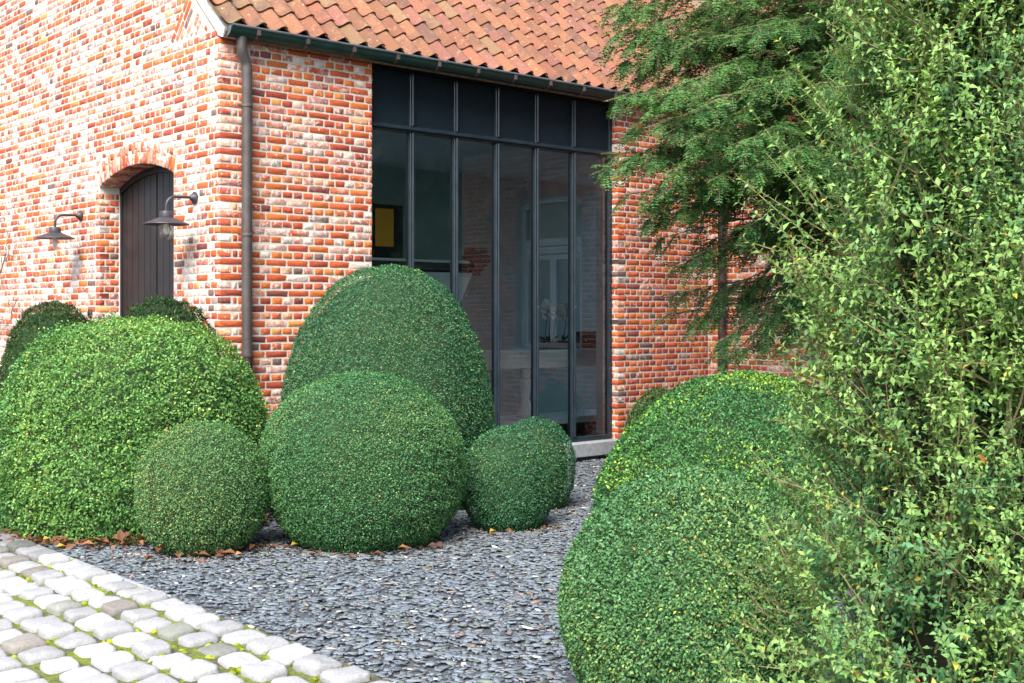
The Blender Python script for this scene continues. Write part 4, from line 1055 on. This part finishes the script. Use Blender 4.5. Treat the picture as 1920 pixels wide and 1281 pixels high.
# ------------------------------------------------------------------ the yew tree that hangs over the roof edge
def yew_tree():
    r = np.random.default_rng(71); base = gnd(1690, 8.9)
    t = thing('yew_tree', 'dark green yew tree with drooping feathery branches in front of the roof', 'tree', tuple(base))
    trunk = np.array([base, base+[.02, .03, .8], base+[-.03, .02, 1.8], base+[.02, -.03, 3.0], base+[0, 0, 4.3], base+[.02, .02, 9.0]])
    m = MB(); m.tube(trunk, [.15, .125, .11, .09, .055, .02], 12); child('trunk', m.mesh('trunk', M['bark'], True), t)
    wood = []; NP, NDr, NN, NL, NC = [], [], [], [], []
    def needles(P, T, nrm, tone, step=.0150, ln=.030):
        L = np.linalg.norm(np.diff(P, axis=0), axis=1).sum(); k = max(3, int(L/step)); s = np.linspace(0, 1, len(P)); q = np.linspace(.03, 1, k)
        Q = np.stack([np.interp(q, s, P[:, j]) for j in range(3)], 1); TT = norm(np.stack([np.interp(q, s, T[:, j]) for j in range(3)], 1))
        NI = np.stack([np.interp(q, s, nrm[:, j]) for j in range(3)], 1); S = norm(np.cross(TT, NI)); Nz = np.cross(S, TT)
        for sg in (-1, 1):
            d = norm(S*sg+TT*.55+Nz*r.normal(.05, .22, (k, 1))); NP.append(Q); NDr.append(d); NN.append(norm(Nz+r.normal(0, .25, (k, 3))))
            NL.append(ln*r.uniform(.75, 1.2, k)*np.interp(q, [0, .1, .85, 1], [.6, 1, 1, .6])); NC.append(np.clip(tone+.28*q+r.normal(0, .12, k), 0, 1))
    def branch(a, b, droop, dens=1.0, spread=.42, tone=.4):
        a = np.asarray(a, float); b = np.asarray(b, float); k = 22; s = np.linspace(0, 1, k)
        Lb = np.linalg.norm(b-a); P = a+np.outer(s, b-a); P[:, 2] += Lb*droop*(4*s*(1-s))*.5
        P += np.cumsum(r.normal(0, .006, (k, 3)), 0)*np.sin(s*PI)[:, None]
        T = norm(np.gradient(P, axis=0)); wood.append((P, np.interp(s, [0, .45, 1], [.018, .006, .0018])*min(1, Lb/1.3+.25)))
        i0 = k//2; needles(P[i0:], T[i0:], np.cross(norm(np.cross(T, UPV)), T)[i0:], tone)
        side = norm(np.cross(T, UPV)); n_s = int(min(Lb, 1.7)*34*dens)
        for j in range(n_s):
            q = 1-r.uniform(0, 1.0)**1.25*min(.8, 1.35/Lb); i = min(k-1, int(q*(k-1))); sg = 1 if j % 2 else -1
            Ls = spread*(1.08-q*.75)*r.uniform(.55, 1.15); f_ = r.uniform(-1.0, 2.4); d = norm(T[i]*r.uniform(.45, 1.0)+(side[i]*sg*math.cos(f_)-UPV*math.sin(f_)*.9)*r.uniform(.35, 1.0)+r.normal(0, .12, 3))
            kk = 8; ss = np.linspace(0, 1, kk); Q = P[i]+np.outer(ss*Ls, d); Q[:, 2] -= Ls*.38*ss**2*r.uniform(.3, 1.6)
            TQ = norm(np.gradient(Q, axis=0)); sd2 = norm(np.cross(TQ, UPV)); up = np.cross(sd2, TQ); tn = np.clip(tone+r.normal(0, .14), 0, 1)
            wood.append((Q[[0, 3, 7]], np.array([.0042, .003, .0015])))
            needles(Q[2:], TQ[2:], up[2:], tn)
            m2 = max(2, int(Ls/.034))
            for w_ in range(m2):
                qq = .12+.83*w_/m2; ii = min(kk-1, int(qq*(kk-1))); sg2 = 1 if w_ % 2 else -1
                Lt = r.uniform(.05, .125)*(1.15-qq*.5); dd = norm(TQ[ii]*r.uniform(.7, 1.1)+sd2[ii]*sg2*r.uniform(.5, .9)+r.normal(0, .14, 3)+[0, 0, -.12])
                s3 = np.linspace(0, 1, 4); q0 = Q[ii]; W3 = q0+np.outer(s3*Lt, dd); W3[:, 2] -= Lt*.22*s3**2
                T3 = norm(np.gradient(W3, axis=0)); u3 = norm(np.cross(norm(np.cross(T3, UPV)), T3)); needles(W3, T3, u3, tn+.08)
    def tz(v, D): return 1.53+(HY-v)/FPX*D
    # branch tips (pixel column, row, distance): the hanging outline of the photo
    tips = [(1112, 28, 7.6, .5), (1120, 95, 7.5, .5), (1150, 10, 7.8, .5), (1108, 328, 7.4, .4), (1135, 190, 7.3, .5), (1160, 250, 7.6, .45), (1150, 370, 7.5, .35), (1190, 425, 7.7, .3),
            (1170, 140, 7.7, .55), (1215, 60, 7.4, .55), (1240, 170, 7.2, .55), (1250, 250, 7.3, .5), (1235, 330, 7.2, .45), (1300, 20, 7.6, .5), (1330, 130, 7.2, .55), (1320, 260, 7.1, .55),
            (1330, 340, 7.2, .45), (1260, 400, 7.6, .3), (1400, 40, 7.8, .5), (1420, 250, 7.1, .5), (1395, 330, 7.0, .5), (1460, 300, 7.1, .5), (1430, 385, 7.3, .35), (1500, 330, 7.2, .45),
            (1490, 110, 7.6, .5), (1560, 110, 7.4, .5), (1480, 10, 7.8, .5), (1560, 20, 7.6, .5), (1540, 400, 7.4, .35), (1380, 150, 7.5, .5), (1600, 260, 7.4, .45), (1640, 150, 7.5, .45), (1660, 30, 7.7, .45),
            (1300, 470, 7.9, .2), (1250, 500, 8.0, .2), (1240, 560, 8.1, .2), (1290, 605, 8.0, .22), (1215, 455, 7.9, .25), (1330, 560, 8.0, .18), (1385, 590, 7.9, .16), (1345, 680, 7.9, .22), (1420, 615, 8.0, .2), (1395, 440, 7.9, .15),
            (1130, 60, 7.5, .5), (1145, 130, 7.6, .5), (1185, 200, 7.4, .5), (1205, 300, 7.4, .45), (1160, 305, 7.5, .4), (1195, 110, 7.5, .5), (1215, 385, 7.6, .35), (1285, 330, 7.3, .45), (1290, 405, 7.6, .3), (1355, 225, 7.2, .5), (1270, 95, 7.4, .55), (1365, 60, 7.5, .5), (1440, 150, 7.4, .5), (1530, 200, 7.3, .5), (1530, 300, 7.3, .45), (1460, 60, 7.6, .5), (1600, 350, 7.5, .4), (1210, 240, 7.3, .5),
            (1200, -60, 7.8, .5), (1330, -90, 7.7, .5), (1450, -110, 7.6, .5), (1600, -90, 7.6, .5), (1720, 90, 7.9, .4), (1760, -30, 8.0, .4), (1500, 470, 8.1, .2), (1460, 540, 8.2, .18)]
    for (u, v, D, tone) in tips:
        b = px(u, v, D); h = float(np.clip(b[2]+r.uniform(.0, .45), .9, 4.9))
        i = np.interp(h, trunk[:, 2], np.arange(len(trunk))); k0 = min(int(i), len(trunk)-2); a = trunk[k0]+(trunk[k0+1]-trunk[k0])*(i-k0)
        # start part of the way out, where the limb divides
        branch(a, b, r.uniform(.06, .22), .56, .38, tone*.75)
        b2 = px(u+r.uniform(-10, 95), v+r.uniform(-45, 45), D+r.uniform(-.35, .45)); branch(a+[0, 0, r.uniform(-.2, .2)], b2, r.uniform(.02, .2), .40, .36, tone*.75)
    for k in range(9):          # limbs on the far side and above
        a = k*.7+.3; h = r.uniform(2.6, 4.6); b = base+np.array([math.cos(a)*1.3, math.sin(a)*1.3, h-.1]); i0 = np.array([base[0], base[1], h+.1])
        if b[0] > INX-.4: continue
        branch(i0, b, .15, .5, .4, .35)
    NP_, ND_, NN_, NL_, NC_ = np.concatenate(NP), np.concatenate(NDr), np.concatenate(NN), np.concatenate(NL), np.concatenate(NC)
    n = len(NP_); col = blend((.017, .080, .028), (.098, .225, .054), NC_)*r.uniform(.75, 1.25, (n, 1)); y = r.random(n) < .012; col[y] = (.22, .17, .05)
    m_ = 16000; a_ = r.uniform(0, 2*PI, m_); z_ = r.uniform(4.6, 9.2, m_); q_ = np.sqrt(r.random(m_))*(2.9-.48*(z_-4.4)); NC_ = np.concatenate([NC_, r.random(m_)])  # coarse upper crown out of view, added to shade the wing wall
    P_ = np.stack([base[0]+np.cos(a_)*q_, base[1]+np.sin(a_)*q_, z_-.18*q_], 1); P_[:, 2] += np.where(proj(P_)[1] > -90, 1.1, 0); NP_ = np.concatenate([NP_, P_]); d_ = norm(np.stack([np.cos(a_), np.sin(a_), -.3+0*a_], 1)+r.normal(0, .4, (m_, 3)))
    ND_ = np.concatenate([ND_, d_]); NN_ = np.concatenate([NN_, norm(np.cross(d_, r.normal(size=(m_, 3))))]); NL_ = np.concatenate([NL_, r.uniform(.15, .30, m_)]); col = np.concatenate([col, blend((.014, .078, .034), (.06, .16, .05), r.random(m_))])
    V, F, C = leaf_mesh(NP_, NN_, ND_, NL_, .37, .03, col, r)
    child('crown', mesh_np('crown', V, [F], M['yew'], C), t)
    child('branches', tube_batch(wood, 3).mesh('branches', M['bark'], True, fix=False), t, kind='stuff')
    return n
NYW = yew_tree()

# ------------------------------------------------------------------ bare climber at the left edge
def climber():
    r = np.random.default_rng(81); P0 = on_x(-60, 640, -.06)
    t = thing('bare_climber', 'leafless thorny twigs of a climber on the gable at the left edge', 'climber', (P0[0], P0[1], 0))
    m = MB(); q = lambda u, v, x=-.05: on_x(u, v, x)
    paths = [[(-60, 760), (-55, 640), (-20, 560), (5, 500), (14, 460), (12, 425)], [(5, 500), (0, 470), (-6, 440)], [(-30, 540), (0, 520), (17, 560), (20, 600), (8, 615)], [(-60, 640), (0, 610), (30, 612), (40, 600), (55, 585)],
             [(-40, 625), (5, 618), (28, 620), (40, 618)], [(20, 600), (26, 570), (32, 560)], [(5, 478), (25, 480), (38, 482)], [(10, 490), (18, 470), (17, 445)], [(-20, 590), (8, 600), (20, 618)]]
    for i, p in enumerate(paths):
        P = np.array([q(u, v, -.05-.01*(i % 3)) for u, v in p]); s = np.linspace(0, len(P)-1, 4*len(P)); P = np.stack([np.interp(s, np.arange(len(P)), P[:, j]) for j in range(3)], 1)+r.normal(0, .006, (len(s), 3))
        m.tube(P, np.linspace(.012 if i == 0 else .006, .003, len(P)), 6)
        for k in range(5):
            b = P[r.integers(len(P))]; m.tube([b, b+r.normal(0, .04, 3)*[.3, 1, 1]], [.0035, .0015], 5)
    child('branches', m.mesh('branches', M['bark'], True), t, kind='stuff')
climber()

# ------------------------------------------------------------------ leaf litter, tufts, shoots
def litter():
    r = np.random.default_rng(91); P = []
    for k, cnt, a0, a1 in (('m1', 300, -1.0, 1.5), ('b2', 26, -1.3, 1.2), ('b3', 20, -1.3, 1.0), ('b5', 5, -1, .8)):
        u, D, R, H, _ = BUSH[k]; c = gnd(u, D); toc = math.atan2(*(CAMXY-c[:2])[::-1])
        a = toc+r.uniform(-1.1, 1.1, cnt); rad = R*(.86 if k != 'm1' else .97)+np.abs(r.normal(0, .05 if k != 'm1' else .055, cnt)); P.append(np.stack([c[0]+np.cos(a)*rad, c[1]+np.sin(a)*rad, r.uniform(.03, .06, cnt)], 1))
    P = np.concatenate(P); n = len(P); N = norm(np.array([0, 0, 1.])+r.normal(0, .45, (n, 3))); d = norm(np.cross(N, r.normal(size=(n, 3))))
    sz = r.uniform(.035, .10, n); k = r.random(n); col = blend((.11, .046, .026), (.24, .115, .062), k)*r.uniform(.7, 1.2, (n, 1))
    V, F, C = leaf_mesh(P, N, d, sz, .55, .16, col, r, True)
    link('leaf_litter', mesh_np('leaf_litter', V, [F], M['litter'], C), kind='stuff')
    for (u, v, lab) in ((78, 1028, 'yellow fallen leaf at the cobble edge below the broad mound'), (105, 1042, 'second yellow fallen leaf on the outermost cobbles'), (545, 1034, 'yellow fallen leaf between the small and the large box ball'), (440, 1053, 'tan fallen leaf on the slate under the small ball'), (918, 1008, 'yellow fallen leaf on the slate below the small dark ball')):
        D = 1.53*FPX/(v-HY); p = gnd(u, D)+[0, 0, .055 if u < 200 else .04]
        V, F, C = leaf_mesh(p[None]*0, norm(np.array([[.1, -.2, 1.]])), norm(np.array([[1, .3, .05]])), np.array([.085]), .5, .15, np.array([[.50, .36, .06]] if 'yellow' in lab else [[.42, .25, .12]]), r, True)
        o = link('fallen_leaf', mesh_np('fallen_leaf', V, [F], M['litter'], C), None, None, lab, 'leaf', 'yellow leaves on the ground'); o.location = p
    # fine crumbs of dry leaf on the slate near the balls
    n = 900; Q = []
    for k in ('b3', 'b5', 'b2', 'b6'):
        u, D, R, H, _ = BUSH[k]; c = gnd(u, D); a = math.atan2(*(CAMXY-c[:2])[::-1])+r.uniform(-1.3, 1.5, n//4); rad = R*.9+np.abs(r.normal(0, .13, n//4)); Q.append(np.stack([c[0]+np.cos(a)*rad, c[1]+np.sin(a)*rad, r.uniform(.028, .04, n//4)], 1))
    Q = np.concatenate(Q); n = len(Q); N = norm(np.array([0, 0, 1.])+r.normal(0, .4, (n, 3))); d = norm(np.cross(N, r.normal(size=(n, 3))))
    V, F, C = leaf_mesh(Q, N, d, r.uniform(.006, .016, n), .6, .1, blend((.25, .12, .05), (.5, .36, .2), r.random(n)), r); link('leaf_crumbs', mesh_np('leaf_crumbs', V, [F], M['litter'], C), kind='stuff')
litter()
def tuft():
    r = np.random.default_rng(95); c = gnd(498, 9.75)
    t = thing('dry_tuft', 'dry grey grass tuft at the wall foot between the left mound and the egg dome', 'grass tuft', tuple(c))
    n = 260; a = r.uniform(0, 2*PI, n); P = np.stack([np.cos(a)*r.uniform(0, .16, n), np.sin(a)*r.uniform(0, .16, n), np.full(n, .0)], 1)+c
    d = norm(np.stack([np.cos(a)*.35, np.sin(a)*.35, np.ones(n)], 1)+r.normal(0, .14, (n, 3))); N = norm(np.cross(d, r.normal(size=(n, 3))))
    V, F, C = leaf_mesh(P, N, d, r.uniform(.55, .92, n), .008, .01, blend((.22, .19, .12), (.42, .38, .28), r.random(n)), r); child('foliage', mesh_np('foliage', V, [F], M['litter'], C), t)
tuft()

# ------------------------------------------------------------------ the tall trees across the garden: only their reflection in the window shows
def reflected_hedge():
    r = np.random.default_rng(99); t = thing('tall_hedge', 'tall dark green hedge across the garden, mirrored in the steel window', 'hedge', (13, -14, 0))
    n = 16000; s = r.random(n); x = 7.0+s*13+r.normal(0, .5, n); y = -17.0+s*9.0+r.normal(0, .5, n); nz = Noise3(.8, seed=98)
    top = 7.2+1.2*nz(np.stack([x, y, x*0], 1)); z = r.random(n)*top; P = np.stack([x, y, z], 1)
    P += norm(np.array([[-.57, .82, 0]]))*(nz(P)*.6)[:, None]
    N = norm(np.array([-.5, .7, .5])+r.normal(0, .6, (n, 3))); d = norm(np.cross(N, r.normal(size=(n, 3))))
    V, F, C = leaf_mesh(P, N, d, r.uniform(.24, .42, n), .6, .1, blend((.025, .06, .03), (.07, .12, .05), r.random(n)), r); child('foliage', mesh_np('foliage', V, [F], M['yew'], C), t)
    m = MB(); m.prism([(7.2, -17.4, 0), (20.2, -8.4, 0), (20.5, -8.9, 0), (7.5, -17.9, 0)], (0, 0, 6.4)); child('shade_core', m.mesh('shade_core', M['core']), t)  # opaque core in the same painted shade tone as the bushes
reflected_hedge()
print('COUNTS bricks', len(SPEC), 'shrub leaves', NSH, 'needles', NYW, 'tris', sum(len(o.data.loop_triangles) if o.data.loop_triangles else sum(len(p.vertices)-2 for p in o.data.polygons) if len(o.data.polygons) < 2000 else len(o.data.loops)-2*len(o.data.polygons) for o in bpy.data.objects if o.type == 'MESH' and o.data))
